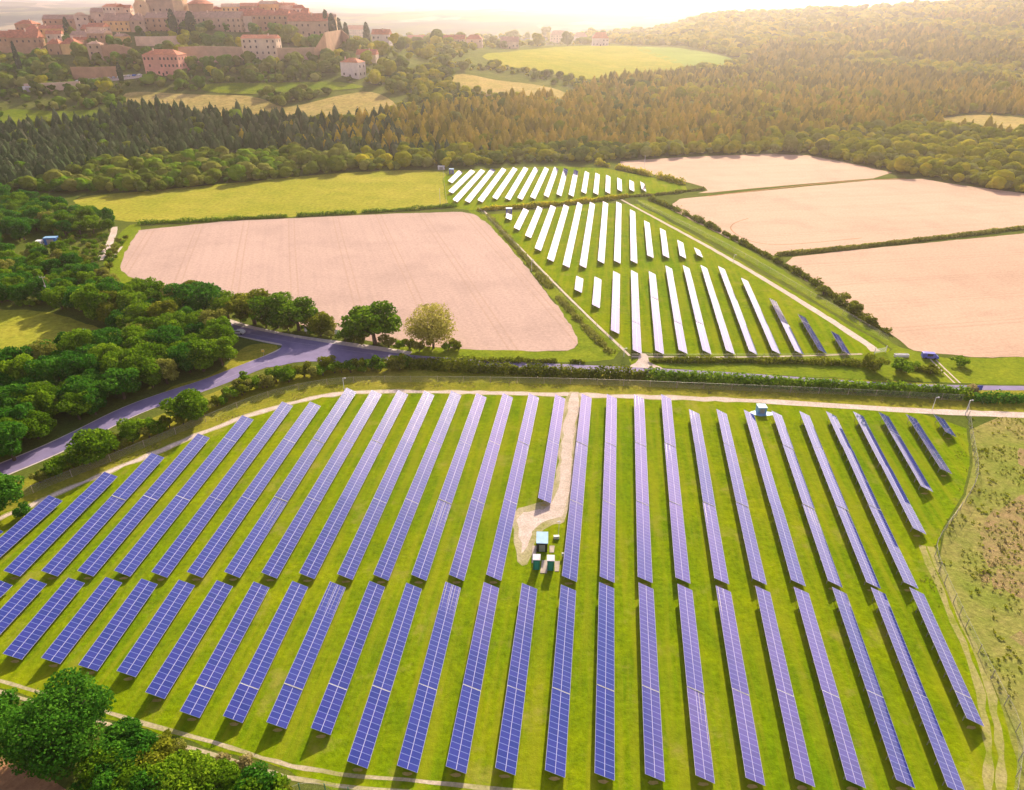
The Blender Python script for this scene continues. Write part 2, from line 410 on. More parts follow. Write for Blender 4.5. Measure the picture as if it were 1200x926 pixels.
# ---- fields and grass
sheet('meadow', M['meadow'], [(70,232),(170,224),(280,214),(400,202),(516,198),(530,212),(540,243),(350,254),(160,262),(125,256)], 0.012)
sheet('verge', M['verge'], [(-60,660),(-60,605),(40,556),(130,512),(220,472),(300,440),(420,425),(560,430),(760,436),(1000,444),(1130,452),(1260,456),(1260,486),(1133,484),(900,474),(700,464),(420,462),(330,478),(185,533)], 0.012)
sheet('field_grass', M['solar_grass'], [(-90,625),(0,603),(62,579),(121,553),(185,528),(233,506),(300,483),(357,466),(400,458),(500,459),(700,463),(900,471),(1130,486),(1140,560),(1092,640),(1118,700),(1190,860),(1195,990),(500,990),(380,915),(150,850),(-90,780)], 0.016, smooth=1)
sheet('scrubland', M['scrub'], [(1134,487),(1300,490),(1400,700),(1300,980),(1190,980),(1192,865),(1120,705),(1094,642),(1143,562)], 0.014, smooth=1)
for k, pp in enumerate([[(1150,610),(1185,580),(1230,580),(1240,660),(1185,668),(1155,655)], [(1160,672),(1188,668),(1235,690),(1230,715),(1195,705),(1170,690)], [(1178,745),(1200,742),(1225,775),(1200,778)], [(1150,665),(1163,672),(1158,688),(1148,680)], [(1188,528),(1210,524),(1222,545),(1196,547)]]):
    sheet('bracken_patch', M['brown'], pp, 0.02, smooth=1, rough=5.0)
sheet('far_field_grass', M['solar_grass'], [(555,250),(580,252),(735,233),(790,262),(1045,408),(1040,414),(740,420),(700,380),(640,320)], 0.016, smooth=1)
sheet('far_field_grass', M['solar_grass'], [(518,200),(560,198),(690,194),(760,207),(820,222),(760,228),(690,238),(560,247),(522,243)], 0.016, smooth=1)
sheet('bright_grass', M['bright_grass'], [(740,233),(765,236),(830,268),(900,305),(1000,372),(1075,420),(1200,419),(1290,417),(1290,452),(1130,450),(740,431),(735,418),(1040,414),(1048,408),(880,308),(790,258)], 0.02, smooth=1)
sheet('bright_grass', M['bright_grass'], [(146,264),(170,262),(155,285),(142,310),(150,325),(188,338),(182,345),(140,335),(118,325),(125,300)], 0.02, smooth=1)
sheet('bright_grass', M['bright_grass'], [(545,246),(562,246),(620,308),(700,382),(738,420),(660,426),(480,424),(440,408),(520,406),(640,413),(668,412),(680,402),(640,338),(590,282)], 0.02, smooth=1)
sheet('wheat_field', M['wheat_left'], [(166,264),(535,247),(562,252),(600,292),(640,342),(676,392),(678,406),(660,413),(540,409),(430,402),(250,352),(185,338),(150,325),(140,312),(150,290)], 0.03, smooth=1)
sheet('wheat_field', M['wheat_right'], [(702,191),(800,184),(930,179),(1000,192),(1062,206),(900,219),(812,228),(835,222),(800,212)], 0.03, smooth=1)
sheet('wheat_field', M['wheat_right'], [(768,236),(880,225),(1066,207),(1130,218),(1260,234),(1260,262),(912,300),(890,297),(830,268)], 0.03, smooth=1)
sheet('wheat_field', M['wheat_right'], [(905,304),(1000,293),(1260,268),(1300,330),(1300,418),(1082,419),(1040,388),(960,338)], 0.03, smooth=1)
sheet('soil_field', M['soil'], [(-60,870),(0,888),(60,912),(120,950),(120,1000),(-80,1000)], 0.03)
sheet('pasture', M['meadow'], [(-60,362),(0,362),(60,365),(118,385),(130,398),(100,410),(50,408),(0,425),(-60,440)], 0.02)
sheet('verge', M['verge'], [(255,440),(285,404),(318,402),(328,410),(300,424),(262,436),(215,455),(190,462),(200,452)], 0.02)
# hillside patches
sheet('hillside_field', M['straw'], [(140,106),(230,112),(300,112),(330,128),(360,122),(400,112),(440,106),(475,130),(430,142),(250,138),(150,126)])
sheet('hillside_field', M['straw'], [(530,84),(600,96),(668,108),(664,124),(600,118),(528,104)])
sheet('hillside_field', M['meadow'], [(545,62),(640,56),(722,53),(790,68),(812,84),(760,92),(690,95),(620,84)])
sheet('hillside_field', M['lime'], [(735,55),(800,56),(868,70),(850,78),(800,80),(775,70)])
sheet('hillside_field', M['straw'], [(1085,142),(1140,134),(1200,138),(1240,150),(1190,158),(1110,150)])
sheet('hillside_field', M['bright_grass'], [(0,126),(60,132),(120,128),(140,140),(80,150),(0,150)])
sheet('hillside_field', M['bright_grass'], [(230,98),(330,98),(400,96),(440,104),(330,112),(240,110)])

# ---- roads and tracks
ribbon('kerb_strip', M['kerb'], [(-60,575),(40,536),(92,512),(150,482),(200,464),(245,450),(292,431),(325,418),(345,407)], 7.4, 0.030)
ribbon('kerb_strip', M['kerb'], [(255,378),(278,386),(330,398),(390,406),(440,413),(476,419)], 8.8, 0.026)
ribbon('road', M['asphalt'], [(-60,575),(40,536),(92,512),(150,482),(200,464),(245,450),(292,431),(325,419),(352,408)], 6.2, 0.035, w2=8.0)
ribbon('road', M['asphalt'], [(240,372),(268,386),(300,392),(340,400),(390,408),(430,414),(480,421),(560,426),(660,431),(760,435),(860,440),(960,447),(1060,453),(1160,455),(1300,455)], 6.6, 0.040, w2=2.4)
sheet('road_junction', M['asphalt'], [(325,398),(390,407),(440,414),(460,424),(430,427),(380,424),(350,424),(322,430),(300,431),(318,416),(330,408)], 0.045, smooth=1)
for a in ([(270,387),(300,393),(340,401),(370,405)], [(395,409),(430,414),(470,420)], [(250,450),(290,433),(320,421),(340,413)]):
    ribbon('road_line', M['line'], a, 0.18, 0.055)
track_top = [(-60,632),(0,608),(62,581),(121,555),(185,530),(233,508),(300,484),(357,468),(410,459),(500,459),(600,461),(700,463.5),(800,466.5),(900,470.5)]
ribbon('track_edge', M['rut'], track_top, 2.0, 0.022, 0.9, 2.8)
ribbon('gravel_track', M['gravel'], track_top, 1.05, 0.024, 0.9, 2.2)
ribbon('gravel_track', M['gravel'], [(890,470),(1000,477),(1080,482),(1200,486.5),(1300,489)], 2.6, 0.022, 0.25, 3.4)
ribbon('gravel_track', M['rut'], [(-60,795),(0,803),(60,822),(160,852),(260,880),(330,903),(400,915),(520,925),(600,935),(800,945)], 0.6, 0.024, 1.0, side=0.85)
ribbon('gravel_track', M['rut'], [(-60,795),(0,803),(60,822),(160,852),(260,880),(330,903),(400,915),(520,925),(600,935),(800,945)], 0.6, 0.024, 1.0, side=-0.85)
sheet('track_edge', M['rut'], [(661,460),(682,460),(680,500),(676,540),(672,572),(669,603),(661,613),(648,615),(635,622),(626,634),(622,652),(612,668),(603,656),(600,630),(602,597),(622,592),(639,588),(647,576),(652,545),(657,500)], 0.026, smooth=1, rough=2.0)
sheet('gravel_track', M['gravel'], [(666,461),(678,461),(675,500),(671,540),(668,570),(665,598),(660,606),(645,608),(632,614),(621,626),(616,640),(611,650),(608,645),(606,625),(608,602),(625,599),(643,595),(653,582),(658,545),(662,500)], 0.03, smooth=1, rough=1.5)
ribbon('gravel_track', M['gravel'], [(728,234),(780,262),(850,300),(930,348),(1015,402),(1026,412)], 1.3, 0.03, 0.3, 3.2)
ribbon('gravel_track', M['gravel'], [(567,247),(600,280),(640,322),(690,372),(738,417)], 0.9, 0.03, 0.3)
ribbon('gravel_track', M['gravel'], [(740,418),(850,419),(950,417),(1010,415)], 0.8, 0.03, 0.4)
sheet('gravel_track', M['gravel'], [(750,414),(760,414),(762,425),(778,432),(776,437),(728,437),(735,430),(748,424)], 0.034, smooth=1)
for s in (-0.8, 0.8): ribbon('dirt_track', M['gravel'], [(1093,421),(1105,433),(1122,449)], 0.5, 0.03, 0.4, side=s)
for s in (-0.8, 0.8): ribbon('dirt_track', M['faint_rut'], [(1085,640),(1110,700),(1150,790),(1165,860),(1165,930)], 1.3, 0.024, 1.0, side=s)
ribbon('gravel_track', M['gravel'], [(134,266),(133,275),(124,295),(116,305)], 3.0, 0.024, 0.2)
ribbon('gravel_track', M['gravel'], [(143,289),(125,312),(117,330)], 1.0, 0.024, 0.2)
ribbon('tractor_track', M['soil'], [(877,256),(858,262),(855,270),(875,282),(905,288),(960,284),(1010,279)], 0.5, 0.045, 0.4)
ribbon('tractor_track', M['soil'], [(1062,209),(980,213),(900,222),(830,230)], 1.6, 0.045, 0.4)

# ------------------------------------------------------------------ foliage
def leaf_mat(name, dark, mid, light, trans=0.38):
    m, n, out = nt(name)
    a = n.nodes.new('ShaderNodeAttribute'); a.attribute_name = 'tint'
    oi = n.nodes.new('ShaderNodeObjectInfo')
    ad = N(n, 'ShaderNodeMath', operation='MULTIPLY_ADD'); ad.inputs[1].default_value = 0.42; ad.inputs[2].default_value = -0.21
    n.links.new(oi.outputs['Random'], ad.inputs[0])
    s = N(n, 'ShaderNodeMath', operation='ADD'); n.links.new(ad.outputs[0], s.inputs[0]); n.links.new(a.outputs['Fac'], s.inputs[1])
    r = ramp(n, s.outputs[0], [(0.1, dark), (0.5, mid), (0.95, light)])
    d = n.nodes.new('ShaderNodeBsdfDiffuse'); t = n.nodes.new('ShaderNodeBsdfTranslucent')
    n.links.new(r.outputs[0], d.inputs[0]); n.links.new(r.outputs[0], t.inputs[0])
    mx = n.nodes.new('ShaderNodeMixShader'); mx.inputs[0].default_value = trans
    n.links.new(d.outputs[0], mx.inputs[1]); n.links.new(t.outputs[0], mx.inputs[2]); n.links.new(mx.outputs[0], out.inputs[0]); return m
M['leaf'] = leaf_mat('broad leaves', (0.07, 0.16, 0.006), (0.14, 0.27, 0.010), (0.26, 0.40, 0.018))
M['leaf_deep'] = leaf_mat('deep green leaves', (0.025, 0.12, 0.010), (0.06, 0.20, 0.014), (0.12, 0.30, 0.022))
M['leaf_olive'] = leaf_mat('olive leaves', (0.18, 0.20, 0.03), (0.27, 0.29, 0.045), (0.38, 0.40, 0.08))
M['leaf_pale'] = leaf_mat('pale dry leaves', (0.26, 0.22, 0.08), (0.36, 0.31, 0.12), (0.5, 0.42, 0.2))
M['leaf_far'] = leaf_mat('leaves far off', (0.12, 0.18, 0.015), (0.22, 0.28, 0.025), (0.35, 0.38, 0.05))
M['leaf_warm'] = leaf_mat('warm leaves far off', (0.26, 0.30, 0.006), (0.46, 0.45, 0.012), (0.68, 0.58, 0.03))  # golden haze glow over the right-hand woods is worked into this leaf colour
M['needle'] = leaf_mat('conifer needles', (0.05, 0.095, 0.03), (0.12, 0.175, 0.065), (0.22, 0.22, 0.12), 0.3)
M['needle_warm'] = leaf_mat('warm conifer needles', (0.18, 0.19, 0.012), (0.38, 0.32, 0.025), (0.60, 0.45, 0.05), 0.3)  # right-hand conifers: the golden cast of sunlit haze is put into the colour
M['cypress'] = leaf_mat('cypress needles', (0.03, 0.06, 0.02), (0.05, 0.09, 0.03), (0.09, 0.13, 0.04), 0.05)
M['leaf_gold'] = leaf_mat('golden airy leaves', (0.26, 0.27, 0.04), (0.42, 0.40, 0.07), (0.58, 0.53, 0.13))
M['hedge_leaf'] = leaf_mat('hedge leaves', (0.11, 0.15, 0.010), (0.19, 0.23, 0.014), (0.30, 0.32, 0.025))
M['bark'] = plain('bark', (0.12, 0.085, 0.055), 0.95, var=0.4, sc=2)
M['dark_bark'] = plain('dark bark', (0.07, 0.05, 0.035), 0.95, var=0.4, sc=2)

def cards(rs, C, Nn, size, jit=0.9, tint=0.5, tv=0.25):
    """leaf-clump quads at C facing roughly Nn"""
    n = len(C); nn = Nn + rs.normal(0, jit, (n, 3)); nn /= np.linalg.norm(nn, axis=1)[:, None]+1e-9
    h = rs.normal(0, 1, (n, 3)); a = np.cross(nn, h); a /= np.linalg.norm(a, axis=1)[:, None]+1e-9; b = np.cross(nn, a)
    s = size*rs.uniform(0.6, 1.4, n)[:, None]
    P = [C+a*s*0.5*rs.uniform(.7, 1.3, (n, 1)), C+b*s*0.42*rs.uniform(.7, 1.3, (n, 1)), C-a*s*0.5*rs.uniform(.7, 1.3, (n, 1)), C-b*s*0.42*rs.uniform(.7, 1.3, (n, 1))]
    V = np.stack(P, 1).reshape(-1, 3); F = np.arange(4*n).reshape(n, 4)
    T = np.repeat(tint + rs.normal(0, tv*0.5, n), 4) if np.isscalar(tint) else np.repeat(tint+rs.normal(0, tv*0.5, n), 4)
    return V, F, T
def sph(rs, n):
    v = rs.normal(0, 1, (n, 3)); return v/np.linalg.norm(v, axis=1)[:, None]
def crown(seed, H, Wd, base, nl, per, leaf, flat=0.75, core=True, squash=1.0):
    """crown of nl lobes, each a shell of leaf clumps; H total height, Wd width, base height of the crown's underside"""
    rs = np.random.RandomState(seed); Vs = []; Ts = []; n0 = 0
    ch = (H-base)/2; cz = base+ch
    lobes = []
    for i in range(nl):
        d = sph(rs, 1)[0]; d[2] = d[2]*0.9+0.12
        r = rs.uniform(0.45, 0.72)
        c = np.array([d[0]*Wd/2*r, d[1]*Wd/2*r, cz+d[2]*ch*r])
        lr = rs.uniform(0.24, 0.40)*min(Wd/2, ch*1.3)
        lobes.append((c, lr, rs.normal(0, 0.11)))
    lobes.append((np.array([0, 0, cz]), 0.55*min(Wd/2, ch), -0.1))
    for c, lr, lt in lobes:
        n = int(per*(lr/(0.3*Wd/2))**2)+6
        d = sph(rs, n); rr = lr*rs.uniform(0.72, 1.12, n)[:, None]*np.array([1, 1, flat])
        C = c+d*rr
        V, F, T = cards(rs, C, d, leaf, 0.7, 0.5+lt, 0.32); Vs.append(V); Ts.append(T)
    V = np.concatenate(Vs); F = np.arange(len(V)).reshape(-1, 4); T = np.concatenate(Ts)
    V[:, 2] = np.maximum(V[:, 2], 0.15)
    return V, F, T
def crown_mesh(name, mat, *a, **k):
    V, F, T = crown(*a, **k); return np_mesh(name, V, F, mat, T)
def conifer_arrays(seed, H, Wd, n, leaf, base=0.12):
    rs = np.random.RandomState(seed)
    t = rs.uniform(0, 1, n)**1.5; tiers = 9; tt = (np.floor(t*tiers)+rs.uniform(0, 1, n)**0.6*0.95)/tiers
    z = H*(base+(1-base)*t); rad = Wd/2*(1-t)**0.7*(1.08-0.35*((t*tiers) % 1))*rs.uniform(0.55, 1.05, n)
    an = rs.uniform(0, 2*math.pi, n)
    C = np.stack([rad*np.cos(an), rad*np.sin(an), z], 1); Nn = np.stack([np.cos(an), np.sin(an), np.full(n, 0.7)], 1)
    V, F, T = cards(rs, C, Nn, leaf, 0.35, 0.5, 0.35)
    return V, F, T
def trunk_mb(seed, h, r, limbs=5, spread=2.5, top=None):
    rs = random.Random(seed); m = MB(); top = top or h
    p = Vector((0, 0, -0.3)); q = Vector((rs.uniform(-.2, .2), rs.uniform(-.2, .2), h*0.5)); m.bar(p, q, r*1.15, 7, r*0.8)
    m.bar(q, q+Vector((rs.uniform(-.3, .3), rs.uniform(-.3, .3), h*0.4)), r*0.8, 6, r*0.35)
    for i in range(limbs):
        a = 2*math.pi*i/limbs+rs.uniform(-.4, .4); s = q*(0.7+0.3*rs.random()); e = s+Vector((math.cos(a)*spread, math.sin(a)*spread, h*rs.uniform(0.25, 0.5)))
        m.bar(s, e, r*0.42, 5, r*0.12)
    return m

def core_arrays(rs, prof, n=9, amp=0.16, tint=0.42):
    """lumpy closed body of revolution from (radius, z) rings, with quads"""
    R_ = []; 
    for (r, z) in prof:
        a = np.linspace(0, 2*math.pi, n, endpoint=False)+rs.uniform(0, 1)
        k = r*(1+rs.uniform(-amp, amp, n)); R_.append(np.stack([k*np.cos(a), k*np.sin(a), np.full(n, z)+rs.uniform(-amp, amp, n)*r*0.5], 1))
    V = []; 
    for i in range(len(prof)-1):
        for j in range(n):
            V += [R_[i][j], R_[i][(j+1) % n], R_[i+1][(j+1) % n], R_[i+1][j]]
    V = np.array(V); T = np.full(len(V), tint)+np.repeat(rs.normal(0, 0.06, len(V)//4), 4)+0*V[:, 2]
    return V, np.arange(len(V)).reshape(-1, 4), T
def join_arr(*L):
    V = np.concatenate([l[0] for l in L]); return V, np.arange(len(V)).reshape(-1, 4), np.concatenate([l[2] for l in L])
def far_broad(seed, H, Wd, nc, leaf, lumps=3):
    rs = np.random.RandomState(seed); parts = []
    for i in range(lumps):
        a = rs.uniform(0, 6.28); o = Wd*0.26*rs.uniform(0.5, 1.15) if i else 0; r = Wd*(0.33 if i == 0 else rs.uniform(0.17, 0.27)); zc = H*(0.48 if i == 0 else rs.uniform(0.28, 0.74)); hh = H*(0.42 if i == 0 else rs.uniform(0.17, 0.27))
        t = np.linspace(-0.5*math.pi, 0.5*math.pi, 6); prof = [(max(0.02, r*math.cos(q)), zc+hh*math.sin(q)) for q in t]
        V, F, T = core_arrays(rs, prof, 8, 0.2, 0.45+rs.normal(0, 0.08)); V = V+np.array([o*math.cos(a), o*math.sin(a), 0]); parts.append((V, F, T))
        n = int(nc/lumps); d = sph(rs, n); d[:, 2] = np.abs(d[:, 2])*1.1-0.25; C = d*np.array([r, r, hh])*rs.uniform(0.95, 1.12, (n, 1))+np.array([o*math.cos(a), o*math.sin(a), zc])
        parts.append(cards(rs, C, d, leaf, 0.35, 0.55, 0.4))
    V, F, T = join_arr(*parts); V[:, 2] = np.maximum(V[:, 2], 0.0); return V, F, T
def far_conifer(seed, H, Wd, nc, leaf):
    rs = np.random.RandomState(seed); prof = [(Wd*0.30, H*0.05), (Wd*0.42, H*0.2), (Wd*0.40, H*0.42), (Wd*0.32, H*0.64), (Wd*0.20, H*0.8), (0.02, H*0.9)]
    return join_arr(core_arrays(rs, prof, 7, 0.2, 0.4), conifer_arrays(seed+7, H, Wd, nc, leaf))
def tree_proto(kind, seed):
    """returns list of (part name, mesh) for one tree, unit-true size"""
    P = {'oak': (7.2, 8.4, 0.3, 19, 190, 0.46), 'big': (9.4, 11.0, 0.4, 25, 250, 0.5), 'bush': (3.0, 4.2, 0.02, 9, 110, 0.32),
         'far': (9.0, 8.5, 0.6, 10, 34, 1.15)}
    H, Wd, base, nl, per, leaf = P[kind]
    return H, Wd, base, nl, per, leaf
PROTO = {}
def get_proto(kind, seed, mat):
    key = (kind, seed, mat)
    if key not in PROTO:
        H, Wd, base, nl, per, leaf = tree_proto(kind, seed)
        c = crown_mesh('crown', M[mat], seed*13+5, H, Wd, base, nl, per, leaf)
        t = trunk_mb(seed, H*0.62, 0.16 if kind == 'bush' else 0.28, 5 if kind != 'bush' else 4, Wd*0.28).mesh('trunk', M['bark'])
        PROTO[key] = (c, t)
    return PROTO[key]
def tree(name, loc, kind, seed, mat, s, label, cat, group=None, sz=None, rz=None):
    c, t = get_proto(kind, seed, mat)
    e = empty(name, loc, rz if rz is not None else random.uniform(0, 6.28)); e.scale = (s, s, s*(sz or 1))
    props(e, label, cat, group)
    make_obj('trunk', t, e); make_obj('crown', c, e)
    return e

def scatter(poly, spacing, n=4000, seed=0, ymin=30, ymax=3000, jitter_keep=1.0):
    """well spread ground points whose picture position falls inside poly"""
    rs = np.random.RandomState(seed)
    P = [at(u, v) for u, v in poly]
    x0, x1 = min(p.x for p in P)-20, max(p.x for p in P)+20; y0, y1 = max(ymin, min(p.y for p in P)-20), min(ymax, max(p.y for p in P)+20)
    gx = np.arange(x0, x1, spacing); gy = np.arange(y0, y1, spacing*0.87)
    X, Y = np.meshgrid(gx, gy); X = X+((np.arange(len(gy)) % 2)*spacing/2)[:, None]
    X = X+rs.uniform(-.33, .33, X.shape)*spacing; Y = Y+rs.uniform(-.33, .33, Y.shape)*spacing
    X = X.ravel(); Y = Y.ravel(); Z = terrain(X, Y); u, v = proj(X, Y, Z)
    k = in_poly(u, v, poly) & (rs.uniform(0, 1, X.shape) < jitter_keep)
    return np.stack([X[k], Y[k], Z[k], u[k], v[k]], 1)

# ---- broadleaf woods on the left, every tree a thing
wood_defs = [
 # polygon of trunk positions, spacing, group key
 ([(-40,590),(10,560),(36,540),(36,528),(85,505),(145,476),(195,457),(240,440),(262,430),(280,405),(262,392),(225,385),(190,395),(160,402),(130,404),(110,412),(60,414),(10,432),(-40,445)], 7.0, 'wood between the pasture and the road'),
 ([(-30,315),(0,305),(45,300),(85,300),(118,325),(140,340),(185,348),(225,352),(262,372),(266,384),(225,383),(180,392),(140,394),(122,384),(60,360),(0,358),(-30,360)], 7.2, 'tree belt between the pasture and the wheat'),
 ([(-60,236),(0,232),(50,243),(100,254),(132,266),(130,274),(100,280),(40,279),(0,290),(-60,300)], 7.8, 'wood above the blue container'),
]
MATL = {'leaf': 'mid green', 'leaf_deep': 'deep green', 'leaf_olive': 'pale olive green', 'hedge_leaf': 'yellow green'}
KEEP_OUT = [(57, 345, 10, 16)]
for wi, (poly, sp, gname) in enumerate(wood_defs):
    pts = scatter(poly, sp, seed=20+wi)
    for (x, y, z, u, v) in pts:
        r = random.random()
        left = u < 150
        mat = 'leaf_olive' if r < 0.07 else ('leaf_deep' if r < (0.62 if left else 0.3) else 'leaf')
        if wi == 1 and u > 130 and r > 0.8: mat = 'hedge_leaf'
        kind = 'big' if (wi == 0 and random.random() < 0.35) else 'oak'
        s = random.uniform(1.0, 1.5)*(0.78 if kind == 'big' else 1.0)
        s *= 0.9 if wi == 2 else 1
        if wi == 1 and v < 345: s *= 0.8
        where = {0: 'tree in the wood between the pasture and the road', 1: 'tree in the belt between the pasture and the left wheat field', 2: 'tree in the wood above the blue container'}[wi]
        tree('broadleaf_tree', (x, y, z), kind, random.randint(1, 3), mat, s, 'round %s %s' % (MATL[mat], where), 'tree', '%s trees of the %s' % (MATL[mat], gname), sz=random.uniform(0.85, 1.15))
# scrub bushes round the container and along the lane
for wi, (poly, sp, keep, wh) in enumerate([
  ([(70,268),(130,280),(124,296),(116,318),(100,322),(60,300),(84,292),(62,282)], 4.2, 0.75, 'in the scrub beside the blue container'),
  ([(150,280),(138,300),(128,318),(120,330),(128,296),(140,282)], 3.4, 0.8, 'on the bank beside the little lane'),
  ([(190,345),(260,362),(330,378),(400,392),(470,404),(560,412),(560,407),(430,400),(330,372),(250,350)], 4.0, 0.5, 'below the lower edge of the left wheat field'),
  ([(0,345),(40,352),(60,362),(0,362)], 4, 0.7, 'at the top of the small pasture'),
  ]):
    for (x, y, z, u, v) in scatter(poly, sp, seed=40+wi, jitter_keep=keep):
        if abs(u-55) < 14 and abs(v-285) < 7: continue
        mat = random.choice(['leaf', 'hedge_leaf', 'leaf_olive', 'leaf'])
        tree('bush', (x, y, z), 'bush', random.randint(1, 3), mat, random.uniform(0.6, 1.15), 'low %s bush %s' % (MATL[mat], wh), 'bush', '%s bushes %s' % (MATL[mat], wh))
# single trees along the upper road and field edge: u, v(ground), width px
def px_m(p): return FPX/(p.y*CP+(CAM_H-p.z)*SP)
for (u, v, wpx, mat, lab) in [
  (222,366,34,'leaf_deep','dark round tree leftmost on the lower edge of the wheat field'),
  (246,370,36,'leaf_deep','dark broad tree second from the left on the wheat field edge'),
  (268,374,30,'leaf','mid green tree in front of the dark pair at the wheat edge'),
  (299,380,38,'hedge_leaf','bright green round tree beside the road bend, taller than its neighbours'),
  (325,384,40,'leaf','large rounded tree in the middle of the roadside row by the wheat'),
  (351,387,36,'leaf','lower rounded tree at the right end of the roadside row'),
  (378,391,24,'hedge_leaf','small bushy tree between the roadside row and the two white signs'),
  (440,403,56,'leaf','broad dark green tree standing left of the pale airy tree'),
  (415,400,24,'leaf','small tree joined to the left side of the broad dark tree'),
  (344,440,17,'hedge_leaf','small bright round tree on the hedge south of the junction, left of two'),
  (384,433,19,'hedge_leaf','small bright round tree on the hedge below the junction, right of two'),
  (287,447,15,'leaf','small round tree on the hedge left of the junction'),
  (225,492,42,'leaf','largest bushy tree in the hedge below the side road'),
  (158,515,30,'leaf','rounded tree in the hedge halfway down the side road'),
  (112,540,44,'leaf','wide leafy tree at the lower left end of the roadside hedge'),
  (30,605,20,'leaf_deep','small dark tree at the far left above the fence'),
  (0,598,50,'leaf_deep','dark tree cut by the left edge above the gravel track'),
  (545,404,0,'leaf','')]:
    if not wpx: continue
    p = at(u, v); k = px_m(p); w = wpx/k
    kind = 'oak' if w > 5 else 'bush'; base_w = 7.6 if kind == 'oak' else 3.6
    tree('broadleaf_tree', p, kind, random.randint(1, 3), mat, (1.45 if u > 210 and v < 400 else 1.2)*w/base_w, lab, 'tree', sz=0.8)
for j, (u, v, w) in enumerate([(212,362,6),(234,369,6),(258,374,7),(283,378,6),(312,384,7),(338,387,6),(364,391,6),(376,394,5),(388,396,5),(405,400,6),(424,404,6),(456,407,6),(468,408,5),(480,409,5),(492,411,5),(525,411,4),(537,411,4)]):
    m_ = ['leaf', 'hedge_leaf', 'leaf_olive'][j % 3]
    tree('bush', at(u, v), 'bush', 1+j % 3, m_, w/3.8, '%s bush filling the gaps under the trees along the wheat field edge' % MATL[m_], 'bush', '%s bushes under the wheat edge trees' % MATL[m_])
# pale airy tree
p = at(508, 408); e = empty('airy_tree', p); props(e, 'pale feathery tree with an open crown below the left wheat field', 'tree')
V_, F_, T_ = crown(77, 15.5, 20.0, 0.6, 60, 110, 0.55); make_obj('crown', np_mesh('crown', V_, F_, M['leaf_gold'], T_), e)
trunk_mb(5, 12, 0.35, 9, 5.0).obj('trunk', M['bark'], e)
# foreground tree
p = at(80, 876); e = empty('foreground_tree', p); props(e, 'big dense dark green tree in the lower left corner by the dirt track', 'tree')
rsx = np.random.RandomState(3)
V_, F_, T_ = crown(91, 10.5, 18.5, 0.2, 85, 520, 0.40); make_obj('crown', np_mesh('crown', V_, F_, M['leaf_deep'], T_), e)
trunk_mb(9, 10, 0.45, 8, 4.5).obj('trunk', M['bark'], e)
# thicket along the bottom left
i = 0
for (u, v, w, mat) in [(150,878,5.5,'leaf_deep'),(166,893,5.5,'leaf_deep'),(140,898,6,'leaf_deep'),(128,912,6,'leaf'),(-12,862,7,'leaf_deep'),(2,838,5,'leaf_deep'),(146,912,6,'leaf_deep'),(165,925,6,'leaf'),(185,908,5.5,'hedge_leaf'),(205,930,6,'leaf'),(222,905,4.5,'leaf'),(240,928,6.5,'leaf'),(262,935,6,'leaf'),
   (258,908,4,'leaf_pale'),(280,912,4.2,'leaf_pale'),(300,935,5.5,'leaf_deep'),(322,940,5,'leaf'),(190,880,4,'hedge_leaf'),(155,888,4.5,'leaf'),(175,942,6,'leaf_deep'),(225,950,6,'leaf'),(285,955,6,'leaf'),(343,948,4,'hedge_leaf'),(140,935,6,'leaf_deep'),(120,925,5,'leaf_deep'),(205,890,3.5,'leaf_olive'),(150,955,6,'leaf')]:
    p = at(u, v); w *= 1.0
    cols = {'leaf_pale': 'pale dry'}; c = cols.get(mat, MATL.get(mat, 'green'))
    tree('thicket_bush', p, 'oak' if w > 5 else 'bush', 1+i % 3, mat, 1.2*w/(7.6 if w > 5 else 3.6), '%s shrub in the thicket right of the big corner tree' % c, 'shrub', '%s shrubs of the corner thicket' % c, sz=0.8); i += 1
# roadside hedge bushes
hline = [(52,565),(80,552),(100,545),(135,528),(175,512),(205,500),(245,484),(270,468),(300,456),(320,450),(360,442),(405,437),(440,434),(475,432)]
P = path_pts(hline, step=2.6)
for p in P:
    mat = random.choice(['leaf', 'leaf', 'hedge_leaf', 'leaf_olive']); q = p+Vector((random.uniform(-1, 1), random.uniform(-1, 1), 0))
    tree('bush', q, 'bush', random.randint(1, 3), mat, random.uniform(1.0, 1.75), '%s bush in the ragged hedge below the side road' % MATL[mat], 'bush', '%s bushes in the hedge below the side road' % MATL[mat])
# ---- continuous hedges
def hedge(pts, w, h, label, mat='hedge_leaf', leaf=0.5, dens=9, seed=1, gaps=0.0, wob=0.35, label_cat='hedge'):
    P = path_pts(pts, step=0.5); rs = np.random.RandomState(seed); Cs = []; Ns = []
    for p in P:
        g = noise.noise(Vector((p.x*0.09, p.y*0.09, seed)))
        if g < gaps-0.55: continue
        k = 1+wob*noise.noise(Vector((p.x*0.2, p.y*0.2, seed+9)))*2
        n = int(dens*1.4*w*1.2)+1
        d = sph(rs, n); d[:, 2] = np.abs(d[:, 2]); q = np.array([p.x, p.y, tz(p.x, p.y)])
        Cs.append(q+d*np.array([w/2*k, w/2*k, h*k])*rs.uniform(0.5, 1.05, (n, 1))); Ns.append(d)
    C = np.concatenate(Cs); Nn = np.concatenate(Ns); c = C.mean(0)*np.array([1, 1, 0])
    V, F, T = cards(rs, C-c, Nn, leaf, 0.6, 0.5, 0.4)
    T = T+0.18*np.sin(C[:, 0].repeat(4)*0.35+np.cos(C[:, 1].repeat(4)*0.3)*2)
    o = make_obj('hedge', np_mesh('hedge', V, F, M[mat], T)); o.location = c
    return props(o, label, label_cat)
hedge([(163,263),(230,260),(300,256),(400,251),(470,247),(536,242)], 2.6, 2.0, 'thin dark hedge between the yellow meadow and the left wheat field', 'leaf', 0.7, 5, 2, 0.12)
